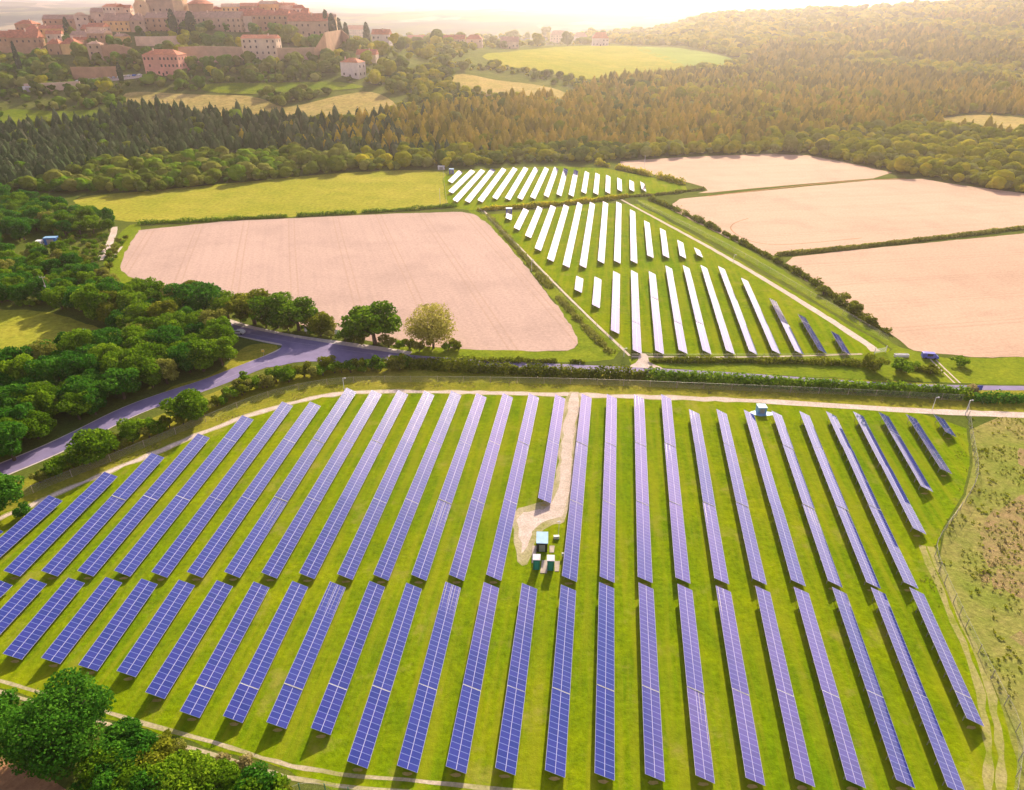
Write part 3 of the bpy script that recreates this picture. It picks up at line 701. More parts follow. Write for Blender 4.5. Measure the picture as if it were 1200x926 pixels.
hedge([(470,430),(560,435),(640,440),(700,442),(760,443)], 3.6, 3.3, 'straggling hedge south of the road left of the track entrance', 'hedge_leaf', 0.75, 9, 3, 0.05)
hedge([(760,444),(860,450),(960,456),(1060,461),(1132,466)], 4.2, 3.5, 'clipped dark hedge south of the road from the entrance to the white tree', 'leaf', 0.75, 9, 4, -0.2, 0.15)
hedge([(1142,470),(1180,470),(1240,469)], 4.0, 2.6, 'dark rounded hedge at the right edge beside the road', 'leaf_deep', 0.6, 8, 5, -0.2, 0.3)
hedge([(764,424),(850,424),(940,425),(1000,428),(1060,432),(1098,436)], 3.2, 2.0, 'hedge north of the road below the middle arrays', 'hedge_leaf', 0.6, 8, 6, 0.0)
hedge([(450,425),(520,424),(600,424),(690,425),(730,428)], 2.4, 1.6, 'low scruffy hedge north of the road below the left wheat field', 'hedge_leaf', 0.55, 7, 7, 0.2)
hedge([(762,234),(800,250),(860,280),(920,312),(960,335),(1000,368),(1040,390)], 3.2, 1.9, 'long hedge between the middle arrays and the right wheat fields', 'hedge_leaf', 0.8, 6, 8, 0.0, 0.7)
hedge([(912,299),(980,293),(1060,284),(1130,276),(1230,264)], 3.4, 1.6, 'straight green hedge dividing the right wheat fields', 'leaf_olive', 0.8, 6, 9, -0.3, 0.15)
hedge([(556,247),(590,245),(640,242),(690,237),(735,231)], 3.4, 2.4, 'brownish hedge between the farthest and the middle arrays', 'leaf_warm', 0.9, 6, 10, 0.0, 0.4)
hedge([(700,193),(730,199),(765,207),(800,216)], 3.8, 3.2, 'hedge on the upper right side of the farthest arrays', 'leaf_warm', 1.0, 5, 11, 0.05, 0.4)
hedge([(735,231),(780,228),(824,222)], 2.2, 1.4, 'low green hedge pointing right from the corner of the farthest arrays', 'leaf_olive', 0.9, 5, 12, 0.05, 0.4)
hedge([(572,252),(600,284),(640,332),(680,378),(715,413)], 3.6, 0.9, 'rough bramble strip beside the left wheat field and the middle arrays', 'leaf_olive', 0.6, 6, 13, 0.1, 0.5, 'bramble strip')
for (u, v, w, lab) in [(1000,366,7,'rounded bush rising from the long hedge, upper of two'),(965,345,6,'rounded bush high on the long hedge by the right wheat'),(985,352,6,'middle bush on the long hedge by the right wheat'),(1020,380,5,'bush near the lower end of the long hedge by the right wheat'),
    (1060,436,8,'dark bush in the hedge below the last array'),(1024,434,8,'rounded bush in the roadside hedge beneath the array corner'),(1122,428,5.5,'lone dark shrub on the bright grass at the right'),(1090,438,5,'bush beside the short dirt track'),
    (560,437,4,'small bush in the hedge left of the entrance'),(1142,458,3,'small bush by the white-flowering tree')]:
    p = at(u, v); tree('bush', p, 'bush', random.randint(1, 3), 'leaf' if 'dark' in lab else 'hedge_leaf', w/3.6, lab, 'bush', sz=0.75)
p = at(1137, 462); tree('blossom_tree', p, 'bush', 2, 'leaf_pale', 1.1, 'small whitish tree beside the blue sign at the road', 'tree')
# dry grass tufts on the verge
rs = np.random.RandomState(4)
def tufts(poly, n, size, mat, name, seed, clump=None):
    rs = np.random.RandomState(seed); pts = scatter(poly, size*2.2, seed=seed, jitter_keep=0.9)
    if clump is not None:
        k = np.array([noise.noise(Vector((p[0]*clump, p[1]*clump, seed))) > 0.12 for p in pts]); pts = pts[k]
    if len(pts) > n: pts = pts[rs.permutation(len(pts))[:n]]
    C = np.repeat(pts[:, :3], 6, 0)+rs.normal(0, size*0.25, (len(pts)*6, 3))*[1, 1, 0.3]; C[:, 2] = np.abs(C[:, 2]-0)+size*0.25
    V, F, T = cards(rs, C, np.tile([0, 0, 0.3], (len(C), 1)), size*0.55, 1.0, 0.5, 0.5)
    c = np.array([C[:, 0].mean(), C[:, 1].mean(), 0]); o = make_obj(name, np_mesh(name, V-c, F, M[mat], T)); o.location = c
    props(o, kind='stuff'); return o
tufts([(70,572),(185,518),(300,472),(420,446),(640,444),(900,456),(1100,470),(1100,478),(900,463),(640,455),(420,453),(300,480),(185,526),(70,578)], 2600, 0.42, 'leaf_pale', 'dry_grass', 5, 0.2)
tufts([(1136,490),(1300,490),(1400,700),(1300,960),(1196,960),(1192,865),(1120,705),(1094,642),(1143,562)], 7000, 0.6, 'leaf_olive', 'rough_grass', 6, 0.12)
tufts([(1150,605),(1240,580),(1240,700),(1190,712),(1150,690)], 2500, 0.7, 'leaf_pale', 'dead_bracken', 7, 0.3)
tufts([(1136,490),(1300,490),(1400,700),(1300,960),(1196,960),(1192,865),(1120,705),(1094,642),(1143,562)], 2500, 0.9, 'hedge_leaf', 'rough_weeds', 16, 0.25)
tufts([(1100,500),(1128,500),(1136,560),(1088,640),(1070,690),(1110,720),(1100,640),(1128,560)], 700, 0.4, 'leaf_olive', 'rough_grass', 8, 0.3)

# ---- far woods
CON = [(-120,230),(-120,150),(0,152),(150,128),(230,134),(300,140),(400,146),(470,136),(520,128),(600,122),(660,118),(700,100),(800,96),(880,92),(940,98),(1060,125),(1240,150),(1240,172),(1090,152),(960,160),(880,172),(760,178),(640,176),(520,186),(400,186),(330,178),(200,186),(110,204),(0,226)]
EDGE = [(-120,262),(-120,232),(0,226),(110,204),(200,188),(330,182),(400,187),(520,187),(640,178),(760,178),(880,172),(960,160),(1090,152),(1240,172),(1260,240),(1200,230),(1130,216),(1060,204),(990,189),(930,178),(800,182),(700,190),(640,191),(520,197),(400,202),(330,210),(250,217),(170,227),(75,236),(40,246),(0,244)]
CON2 = [(700,100),(720,90),(800,88),(870,84),(900,50),(1000,30),(1240,14),(1240,150),(1060,125),(940,98),(880,92),(800,96)]
FIELDS = [[(140,102),(230,108),(300,110),(330,126),(360,118),(400,108),(440,102),(478,128),(430,142),(250,138),(150,126)],
 [(528,80),(600,92),(672,106),(664,122),(600,116),(526,102)], [(545,60),(640,54),(722,51),(800,68),(816,84),(760,92),(690,95),(620,84),(545,74)],
 [(730,53),(800,54),(872,70),(850,79),(800,81),(770,75)], [(1080,142),(1140,132),(1200,136),(1240,150),(1190,160),(1110,152)],
 [(0,124),(60,130),(120,126),(140,140),(80,150),(0,150)], [(230,98),(330,98),(400,96),(440,104),(330,112),(240,110)],
 [(-100,20),(60,20),(120,20),(300,22),(400,40),(380,66),(330,74),(225,76),(170,72),(120,70),(100,80),(90,92),(60,72),(0,66),(-100,60)]]
FIELDS += [[(85,84),(170,84),(172,98),(85,99)], [(168,80),(216,80),(216,94),(168,94)], [(396,80),(425,80),(425,95),(396,95)], [(414,66),(442,66),(442,76),(414,76)]]
def inside_any(u, v, L):
    k = np.zeros(u.shape, bool)
    for q in L: k |= in_poly(u, v, q)
    return k
def visible(P):
    """drop points well hidden behind a crest"""
    keep = np.ones(len(P), bool)
    for t in (0.97, 0.94, 0.9, 0.85, 0.78, 0.7):
        X, Y = P[:, 0]*t, P[:, 1]*t; Z = CAM_H+(P[:, 2]+14-CAM_H)*t
        keep &= Z > terrain(X, Y)-4
    return P[keep]
band = []
rs = np.random.RandomState(99)
def band_pts(y0, y1, sp):
    gy = np.arange(y0, y1, sp*0.87); out = []
    for j, y in enumerate(gy):
        xm = (y*CP+60*SP)/FPX*720
        x = np.arange(-xm, xm, sp)+(j % 2)*sp/2; out.append(np.stack([x+rs.uniform(-.35, .35, len(x))*sp, y+rs.uniform(-.35, .35, len(x))*sp], 1))
    q = np.concatenate(out); Z = terrain(q[:, 0], q[:, 1]); u, v = proj(q[:, 0], q[:, 1], Z)
    return visible(np.stack([q[:, 0], q[:, 1], Z, u, v, np.full(len(Z), sp)], 1))
A = np.concatenate([band_pts(430, 780, 6.4), band_pts(780, 1150, 8.2), band_pts(1150, 2150, 12.0)])
u, v = A[:, 3], A[:, 4]
con = in_poly(u, v, CON); edge = in_poly(u, v, EDGE); con2 = in_poly(u, v, CON2); fld = inside_any(u, v, FIELDS)
flat_fields = (A[:, 1] < 557) & ~edge & ~con
nz = np.array([noise.noise(Vector((p[0]*0.011, p[1]*0.011, 3))) for p in A]); nz2 = np.array([noise.noise(Vector((p[0]*0.004, p[1]*0.004, 8))) for p in A])
ru = rs.uniform(0, 1, len(A))
is_con = (con & (ru < np.where(u > 640, 0.68, 0.82))) | (con2 & ~con & (nz2+0.25*(v > 60) > 0.0) & (ru < 0.9))
is_edge = (edge & ~con) | (con & (ru > np.where(u > 640, 0.70, 0.84)))
rest = ~con & ~edge & ~is_con & ~fld & ~flat_fields
right = u > 690
dens = np.where(right, 0.95, np.clip(0.58+nz*1.6, 0.12, 0.95)); dens = np.where((v > 126) & ~right, 0.85, dens)
dens = np.where((u > 540) & (u < 720) & (v < 110), np.clip(0.3+nz*1.4, 0, 0.9), dens)
is_rest = rest & (ru < dens)
sel = np.nonzero((is_con | is_edge | is_rest) & (~fld | edge))[0]
CONP = [far_conifer(s, 10.0+1.4*s, 7.6, 120, 1.0) for s in range(5)]
CONQ = [far_conifer(s+10, 11.5, 8.4, 44, 1.5) for s in range(4)]
BRP = [far_broad(s+200, 7.8+0.5*s, 9.0+0.4*s, 230, 0.72, 6) for s in range(5)]
BRQ = [far_broad(s+300, 9.0, 11.5, 60, 1.3, 4) for s in range(5)]
con_me = []
for s in range(4):
    V_, F_, T_ = far_conifer(s+40, 10.5+s*1.2, 7.2, 240, 0.8)
    con_me.append((np_mesh('crown', V_, F_, M['needle'], T_), MB().bar((0, 0, -0.5), (0, 0, 9), 0.25, 6, 0.08).mesh('trunk', M['dark_bark'])))
far_me = {}
for m_ in ('leaf_far', 'leaf', 'leaf_warm', 'leaf_olive'):
    for s in range(3):
        V_, F_, T_ = far_broad(s+500, 8.4, 9.4, 420, 0.62, 7); far_me[(m_, s)] = (np_mesh('crown', V_, F_, M[m_], T_), trunk_mb(s, 6, 0.25, 4, 2.2).mesh('trunk', M['bark']))
order = sel[np.argsort(A[sel, 1])]
stuff = {}
cnt_con = cnt_br = 0; con_by = {}
def grp_name(u):
    return 'below the hill town' if u < 420 else ('behind the farthest arrays' if u < 700 else 'beyond the right wheat fields')
vis = (A[:, 3] > -12) & (A[:, 3] < 1212)
for i in order:
    x, y, z, uu, vv, sp = A[i]; s = sp*rs.choice([0.62, 0.8, 1.0, 1.25, 1.55], p=[.2, .25, .25, .2, .1])*rs.uniform(0.9, 1.1); tall = rs.uniform(0.82, 1.2); a = rs.uniform(0, 6.28)
    c_ = bool(is_con[i])
    if c_ and cnt_con < 290 and vis[i] and y < 760:
        k = rs.randint(0, 4); sc = rs.uniform(0.68, 1.12)
        if uu > 420: sc *= 0.95
        e = empty('conifer_tree', (x, y, z), a); e.scale = (sc, sc, sc)
        w = grp_name(uu); props(e, 'narrow dark conifer near the front of the belt %s' % w, 'tree', 'front conifers of the belt %s' % w)
        make_obj('trunk', con_me[k][1], e); make_obj('crown', con_me[k][0], e); cnt_con += 1; continue
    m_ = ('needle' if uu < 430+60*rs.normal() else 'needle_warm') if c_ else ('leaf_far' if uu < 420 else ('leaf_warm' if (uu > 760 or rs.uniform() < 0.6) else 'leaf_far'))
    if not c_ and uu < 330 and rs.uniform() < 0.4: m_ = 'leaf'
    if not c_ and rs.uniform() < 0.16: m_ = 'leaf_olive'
    if False:
        k = rs.randint(0, 3); sc = s/6.4*rs.uniform(0.85, 1.1)
        e = empty('broadleaf_tree', (x, y, z), a); e.scale = (sc, sc, sc*tall*0.9)
        w = grp_name(uu); n_ = {'leaf_far': 'mid green', 'leaf': 'fresh green', 'leaf_warm': 'yellow green', 'leaf_olive': 'pale olive'}[m_]
        props(e, 'rounded %s tree on the wood edge %s' % (n_, w), 'tree', '%s edge trees %s' % (n_, w))
        make_obj('trunk', far_me[(m_, k)][1], e); make_obj('crown', far_me[(m_, k)][0], e); cnt_br += 1; continue
    if c_:
        V_, F_, T_ = (CONP if y < 1000 else CONQ)[rs.randint(0, 4)]; sc = np.array([1, 1, rs.uniform(0.75, 1.2)])*rs.uniform(0.7, 1.12)*(1 if y < 1150 else 1.35)
    else:
        far = y > 850; V_, F_, T_ = (BRQ if far else BRP)[rs.randint(0, 5)]; q = s/(8.6 if far else 6.8)
        if rest[i] and not right[i] and rs.uniform() < 0.5: q *= 0.65
        sc = np.array([q, q, q*tall*0.85])
    ca, sa = math.cos(a), math.sin(a); W = V_*sc; W = np.stack([W[:, 0]*ca-W[:, 1]*sa+x, W[:, 0]*sa+W[:, 1]*ca+y, W[:, 2]+z], 1)
    hh = 0 if y < 900 else 1
    stuff.setdefault((m_, hh), []).append((W, T_+rs.normal(0, 0.2)+0.3*nz[i]))
for (m_, hh), L in stuff.items():
    V_ = np.concatenate([l[0] for l in L]); T_ = np.concatenate([l[1] for l in L]); c = np.array([V_[:, 0].mean(), V_[:, 1].mean(), 0])
    nm = 'conifer_forest' if 'needle' in m_ else 'broadleaf_woodland'
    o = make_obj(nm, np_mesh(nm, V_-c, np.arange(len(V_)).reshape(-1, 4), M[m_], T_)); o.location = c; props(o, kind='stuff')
print('trees', cnt_con, cnt_br, {k: len(v) for k, v in stuff.items()})

M['white'] = plain('white paint', (0.78, 0.78, 0.76), 0.6, var=0.1)
# ------------------------------------------------------------------ solar arrays
def panel_mat():
    m, n, out = nt('photovoltaic glass')
    uv = n.nodes.new('ShaderNodeUVMap'); uv.uv_map = 'UVMap'
    sp = n.nodes.new('ShaderNodeSeparateXYZ'); n.links.new(uv.outputs[0], sp.inputs[0])
    def line(src, w, mul=1.0):   # 1 near integer values
        a = N(n, 'ShaderNodeMath', operation='MULTIPLY'); a.inputs[1].default_value = mul; n.links.new(src, a.inputs[0])
        f = N(n, 'ShaderNodeMath', operation='FRACT'); n.links.new(a.outputs[0], f.inputs[0])
        s = N(n, 'ShaderNodeMath', operation='SUBTRACT'); s.inputs[1].default_value = 0.5; n.links.new(f.outputs[0], s.inputs[0])
        b = N(n, 'ShaderNodeMath', operation='ABSOLUTE'); n.links.new(s.outputs[0], b.inputs[0])
        g = N(n, 'ShaderNodeMath', operation='GREATER_THAN'); g.inputs[1].default_value = 0.5-w; n.links.new(b.outputs[0], g.inputs[0]); return g.outputs[0]
    a = line(sp.outputs[1], 0.05); b = line(sp.outputs[0], 0.03)
    mx = N(n, 'ShaderNodeMath', operation='MAXIMUM'); n.links.new(a, mx.inputs[0]); n.links.new(b, mx.inputs[1])
    ca = line(sp.outputs[1], 0.022, 6); cb = line(sp.outputs[0], 0.022, 10)
    cx = N(n, 'ShaderNodeMath', operation='MAXIMUM'); n.links.new(ca, cx.inputs[0]); n.links.new(cb, cx.inputs[1])
    oi = n.nodes.new('ShaderNodeObjectInfo')
    fl = N(n, 'ShaderNodeVectorMath', operation='FLOOR'); n.links.new(uv.outputs[0], fl.inputs[0])
    ad = N(n, 'ShaderNodeVectorMath', operation='ADD'); n.links.new(fl.outputs[0], ad.inputs[0]); n.links.new(oi.outputs['Random'], ad.inputs[1])
    wn_ = n.nodes.new('ShaderNodeTexWhiteNoise'); n.links.new(ad.outputs[0], wn_.inputs['Vector'])
    cell = mix(n, wn_.outputs['Value'], (0.016, 0.026, 0.20), (0.034, 0.036, 0.26))
    cell = mix(n, oi.outputs['Random'], cell, mix(n, 0.5, cell, (0.03, 0.045, 0.28)))
    k = mix(n, cx.outputs[0], cell, (0.03, 0.075, 0.34)); k = mix(n, a, k, (0.15, 0.19, 0.47)); k = mix(n, b, k, (0.40, 0.40, 0.60))
    bs = finish(n, out, k, 0.06, spec=0.5); bs.inputs['IOR'].default_value = 1.5
    bs.inputs['Coat Weight'].default_value = 0.7; bs.inputs['Coat IOR'].default_value = 1.5; bs.inputs['Coat Roughness'].default_value = 0.03
    dirt = noise_tex(n, 0.12, 4); rr = N(n, 'ShaderNodeMapRange'); rr.inputs['To Min'].default_value = 0.04; rr.inputs['To Max'].default_value = 0.09
    n.links.new(dirt, rr.inputs['Value']); n.links.new(rr.outputs[0], bs.inputs['Roughness'])
    return m
M['pv'] = panel_mat()
M['frame'] = plain('aluminium frame', (0.62, 0.62, 0.66), 0.45, 0.6, 0.1)
M['steel'] = plain('galvanised steel', (0.42, 0.40, 0.38), 0.55, 0.5, 0.2)
M['panel_back'] = plain('white backsheet', (0.55, 0.55, 0.56), 0.7)
TILT = R(24); SLOPE = 3.22; HALF = SLOPE/2; ZC = 1.45
secs = {}
def section_mesh(nmod):
    if nmod in secs: return secs[nmod]
    L = nmod*1.0; x0, x1 = -HALF, HALF; t = 0.04
    verts = [(x0, 0, t), (x1, 0, t), (x1, L, t), (x0, L, t), (x0, 0, 0), (x1, 0, 0), (x1, L, 0), (x0, L, 0)]
    faces = [(0, 1, 2, 3), (4, 7, 6, 5), (0, 4, 5, 1), (1, 5, 6, 2), (2, 6, 7, 3), (3, 7, 4, 0)]
    me = bpy.data.meshes.new('panel_section'); me.from_pydata(verts, [], faces)
    ul = me.uv_layers.new(name='UVMap'); uvs = [(0, 0), (2, 0), (2, nmod), (0, nmod)]
    for i in range(4): ul.data[i].uv = uvs[i]
    me.materials.append(M['pv']); me.materials.append(M['frame']); me.materials.append(M['panel_back'])
    for i, p in enumerate(me.polygons): p.material_index = 0 if i == 0 else (2 if i == 1 else 1)
    me.update(); secs[nmod] = me; return me
# one leg frame: tall post on the high (left) side, short post low side, rafter, brace. Tilted plane: high at -x
ct, st_ = math.cos(TILT), math.sin(TILT)
def slope_pt(x, y, dz=0): return (x*ct, y, ZC - x*st_ + dz)
lf = MB(); lf.bar((-1.1*ct, 0, -0.3), slope_pt(-1.1, 0, -0.12), 0.06, 6); lf.bar((1.0*ct, 0, -0.3), slope_pt(1.0, 0, -0.12), 0.06, 6)
lf.bar(slope_pt(-1.55, 0, -0.1), slope_pt(1.55, 0, -0.1), 0.05, 4); lf.bar((-1.08*ct, 0, 0.6), slope_pt(-0.2, 0, -0.14), 0.035, 4)
LEG = lf.mesh('support_leg', M['steel'])
JOINT = MB().box(-HALF, HALF, -0.035, 0.035, 0.02, 0.062).mesh('joint_strip', M['white'])
rails = {}
def rail_mesh(nm):
    if nm not in rails:
        m = MB()
        for x in (-1.2, -0.3, 0.5, 1.3):
            a, b = slope_pt(x, 0.1, -0.05), slope_pt(x, nm-0.1, -0.05); m.bar(a, b, 0.035, 4)
        rails[nm] = m.mesh('rail', M['steel'])
    return rails[nm]
ORD = ['first','second','third','fourth','fifth','sixth','seventh','eighth','ninth','tenth','eleventh','twelfth','thirteenth','fourteenth','fifteenth','sixteenth','seventeenth','eighteenth','nineteenth','twentieth','twenty-first','twenty-second','twenty-third','twenty-fourth','twenty-fifth','twenty-sixth','twenty-seventh','twenty-eighth','twenty-ninth','thirtieth','thirty-first']
def solar_row(r, label, group, seclen=21, legs=True, from_top=False, step=3.0, first=None):
    a = at(r[2], r[3], z=ZC); b = at(r[0], r[1], z=ZC)      # near end, far end
    d = b-a; L = d.length; ang = math.atan2(-d.x, d.y); n = max(3, int(round(L/1.0)))
    e = empty('solar_array', (a.x, a.y, 0), ang); props(e, label, 'solar array', group)
    k = []
    if from_top:
        rem = n
        while rem > 0: q = min(seclen, rem); k.insert(0, q); rem -= q
    else:
        rem = n; q0 = first or seclen
        while rem > 0: q = min(q0, rem); k.append(q); rem -= q; q0 = seclen
    if len(k) > 1 and k[0] < 3: k[1] += k[0]; k = k[1:]
    if len(k) > 1 and k[-1] < 3: k[-2] += k[-1]; k = k[:-1]
    y = 0.0; rowt = random.gauss(0, 0.4)
    for q in k:
        s = make_obj('panel_section', section_mesh(q), e); tt = TILT+R(rowt+random.gauss(0, 0.45))
        s.location = (0, y+0.06, ZC); s.rotation_euler = (random.gauss(0, 0.003), tt, 0)
        o = make_obj('rail', rail_mesh(q), e); o.location = (0, y+0.06, -0.02)
        if legs:
            nl = max(2, int(round(q/step)))
            for i in range(nl):
                o = make_obj('support_leg', LEG, e); o.location = (0, y+0.06+(i+0.5)*q/nl, -0.05)
        if y+q < n-2:
            o = make_obj('joint_strip', JOINT, e); o.location = (0, y+q+0.1, ZC); o.rotation_euler = (0, TILT, 0)
        y += q+0.16
    if not legs:
        m = MB(); nl = max(2, int(y/4))
        for i in range(nl):
            yy = (i+0.5)*y/nl; m.bar((-1.1*ct, yy, -0.3), slope_pt(-1.1, yy, -0.12), 0.07, 4); m.bar((1.0*ct, yy, -0.3), slope_pt(1.0, yy, -0.12), 0.07, 4)
        m.obj('support_frame', M['steel'], e)
    return e
ROWEND = []
U_ = [(-2, 618, -80, 672), (65, 584, -34, 672), (128, 558, 13.5, 672.6), (185.4, 533.3, 57.6, 672.6), (238.8, 510.8, 99.7, 672.6), (289, 491.4, 142.7, 672.6), (336.2, 474.3, 186.2, 674), (368.5, 475, 228, 674), (410.7, 459, 271.6, 674), (441.6, 459.7, 315.2, 674.8), (472.2, 460.2, 359.3, 675.4), (503, 461, 404, 676.5), (534, 462.5, 446, 677.2), (564.3, 463, 490.7, 677.4), (595, 464, 534.8, 677.4), (625.6, 464.4, 578.4, 677.4), (656.5, 464.7, 638, 587), (687.4, 464.7, 667.2, 678.8), (717, 464.7, 711.5, 679.6), (749, 464.7, 756, 680), (780.3, 465.3, 800.3, 680.7), (813.5, 482, 845.8, 681.6), (845.8, 483, 890.2, 682), (877.5, 483, 935.7, 683.8), (910.4, 484.4, 979, 685), (942.4, 485, 1024, 686.6), (974, 485, 1068, 686.6), (1006, 486.3, 1078, 623), (1036, 486.5, 1086.5, 573.4), (1067.5, 487.7, 1109, 552.6), (1099.7, 488.3, 1114.6, 509.4)]
L_ = [(4, 684, -60, 745), (45, 681.4, -34, 765), (88.5, 682, 14, 770), (132, 682, 59, 775), (175.6, 681.4, 102.5, 783.4), (219.7, 682, 147.5, 790.4), (264, 682.9, 181.2, 815.7), (307, 684.3, 222, 838), (351.7, 684.8, 272.5, 843.7), (396, 685, 323.6, 850.8), (441.6, 685.7, 375.6, 857.8), (485.4, 686.2, 418.5, 897), (531, 686.2, 477, 902), (575.8, 686.2, 534.2, 903), (620.8, 686, 592, 904.8), (666.3, 687.6, 650.3, 907.6), (710.7, 688.5, 708.4, 911), (756.7, 689, 767.5, 912.3), (802.5, 689.3, 826.4, 914), (847.8, 690.4, 885.4, 916.8), (893.3, 690.7, 943.8, 918.2), (938.8, 692, 1003.4, 919.6), (984, 692.7, 1061.6, 919.5), (1029, 693, 1122, 928), (1074.4, 694.6, 1143.4, 847.3)]
F_R = [(540, 200.8, 527.5, 213.3), (554, 200.3, 528, 225.3), (565.8, 199.7, 533.3, 235.5), (578, 198.7, 547.5, 236.3), (590.8, 198, 562.5, 235.8), (603.7, 197.5, 579.7, 232.5), (616.3, 197.2, 594.7, 233.3), (628.7, 197, 609.2, 233), (640.8, 197, 624.2, 232), (652, 197, 640, 230), (663.3, 198, 655, 228.7), (675.3, 199.7, 669.2, 229.2), (688, 202, 684, 225.8), (700.3, 203.7, 698, 227), (712.8, 206.3, 712.2, 225.8), (725.8, 209.2, 726.3, 223.3), (740, 212.2, 740.5, 223.3), (752.8, 214.2, 754.7, 223.3)]
G_R = [(597, 251, 595.8, 256.7), (616.7, 245.3, 605.3, 268.3), (633, 243, 618.7, 277.5), (648.3, 242, 630.3, 292.5), (663.7, 241.3, 645, 305), (679.5, 239, 663.3, 312), (694.2, 238.7, 683, 312.5), (709.7, 238, 704.2, 307.2), (725.3, 238, 723.3, 307.2), (741.2, 247.5, 743, 307.2), (758, 260, 762.2, 300.8), (776.7, 269.2, 780.5, 300.8), (797.2, 283.3, 800.3, 301.3), (816.7, 291.7, 820.3, 300.3)]
H_R = [(679.5, 325.3, 677.5, 341.3), (700.8, 326.3, 698.3, 359.2), (722.5, 319.7, 720.8, 389.2), (743.3, 319.2, 746.7, 412.5), (764.2, 320, 773, 413), (783.7, 313.8, 800.5, 412.5), (804.2, 313.3, 828.6, 413), (825, 313.4, 856, 413), (845.6, 314.4, 883, 413.6), (872.4, 327.6, 910, 413), (906, 351.6, 937, 413.6), (939.4, 370.4, 964.4, 412.4), (978.6, 391, 992.4, 414)]
def ord_label(i, n, what, extra=''):
    if i < (n+1)//2: return ('%s from the left %s' % (ORD[i], what)) if i else 'leftmost %s' % what
    j = n-1-i
    return ('%s from the right %s' % (ORD[j], what)) if j else 'rightmost %s' % what
special_u = {16: 'short row of blue panels left of the pale service track, above the green cabins', 17: 'long row of panels running down the right side of the pale service track'}
for i, r in enumerate(U_):
    solar_row(r, special_u.get(i, ord_label(i, len(U_), 'of the rows in the near upper block')), 'panel rows of the near upper block', 24)
    ROWEND.append((r[2], r[3]))
for i, r in enumerate(L_):
    solar_row(r, ord_label(i, len(L_), 'of the blue rows in the front block'), 'panel rows of the front block', 23, from_top=True)
    ROWEND.append((r[2], r[3]))
for nm, RR, w in (('F', F_R, 'pale panel rows in the farthest solar field'), ('G', G_R, 'rows in the upper half of the middle field'), ('H', H_R, 'rows in the lower half of the middle field')):
    for i, r in enumerate(RR):
        solar_row(r, ord_label(i, len(RR), 'of the '+w), w, 24, legs=(nm == 'H'), step=4.5)
# worn earth under the near end of each row
for (u, v) in ROWEND:
    if u < -5: continue
    p = at(u, v, z=ZC); q = Vector((p.x, p.y, 0)); pts = []
    for k in range(12):
        a = 2*math.pi*k/12; rr = 0.42*(1+0.5*random.random()); pts.append((q.x+math.cos(a)*rr*1.5-0.1, q.y+0.25+math.sin(a)*rr*0.6, 0.045))
    me = bpy.data.meshes.new('bare_earth'); me.from_pydata(pts, [], [tuple(range(12))]); me.materials.append(M['straw']); props(make_obj('bare_earth', me), kind='structure')

# ------------------------------------------------------------------ fences
def mesh_mat():
    m, n, out = nt('wire mesh'); uv = n.nodes.new('ShaderNodeTexCoord'); sp = n.nodes.new('ShaderNodeSeparateXYZ'); n.links.new(uv.outputs['UV'], sp.inputs[0])
    fs = []
    for i in (0, 1):
        f = N(n, 'ShaderNodeMath', operation='FRACT'); n.links.new(sp.outputs[i], f.inputs[0])
        g = N(n, 'ShaderNodeMath', operation='LESS_THAN'); g.inputs[1].default_value = 0.06; n.links.new(f.outputs[0], g.inputs[0]); fs.append(g)
    mx = N(n, 'ShaderNodeMath', operation='MAXIMUM'); n.links.new(fs[0].outputs[0], mx.inputs[0]); n.links.new(fs[1].outputs[0], mx.inputs[1])
    b = n.nodes.new('ShaderNodeBsdfPrincipled'); b.inputs['Base Color'].default_value = (0.5, 0.5, 0.47, 1); b.inputs['Roughness'].default_value = 0.6
    t = n.nodes.new('ShaderNodeBsdfTransparent'); ms = n.nodes.new('ShaderNodeMixShader')
    n.links.new(mx.outputs[0], ms.inputs[0]); n.links.new(t.outputs[0], ms.inputs[1]); n.links.new(b.outputs[0], ms.inputs[2]); n.links.new(ms.outputs[0], out.inputs[0]); return m
M['mesh'] = mesh_mat()
M['wood'] = plain('pale weathered timber', (0.48, 0.40, 0.30), 0.9, var=0.3, sc=3)
M['green_metal'] = plain('teal green painted steel', (0.02, 0.20, 0.13), 0.5, var=0.2, sc=0.6)
M['teal'] = plain('dark teal door paint', (0.03, 0.28, 0.20), 0.5, var=0.15)
M['blue_roof'] = plain('light blue roof sheet', (0.20, 0.42, 0.62), 0.5, var=0.15)
M['grey_paint'] = plain('light grey paint', (0.55, 0.55, 0.6), 0.6)
M['concrete'] = plain('concrete', (0.50, 0.42, 0.36), 0.9)
M['yellow'] = plain('yellow sign paint', (0.8, 0.55, 0.03), 0.5, var=0.1)
M['blue'] = plain('strong blue paint', (0.04, 0.16, 0.55), 0.5, var=0.15)
M['sign_blue'] = plain('sign blue', (0.12, 0.14, 0.6), 0.5, var=0.1)
M['rubber'] = plain('black rubber', (0.02, 0.02, 0.02), 0.8)
M['glass_dark'] = plain('dark glass', (0.03, 0.035, 0.045), 0.15, var=0.1, spec=0.8)
M['dark'] = plain('dark opening', (0.03, 0.025, 0.02), 0.8)
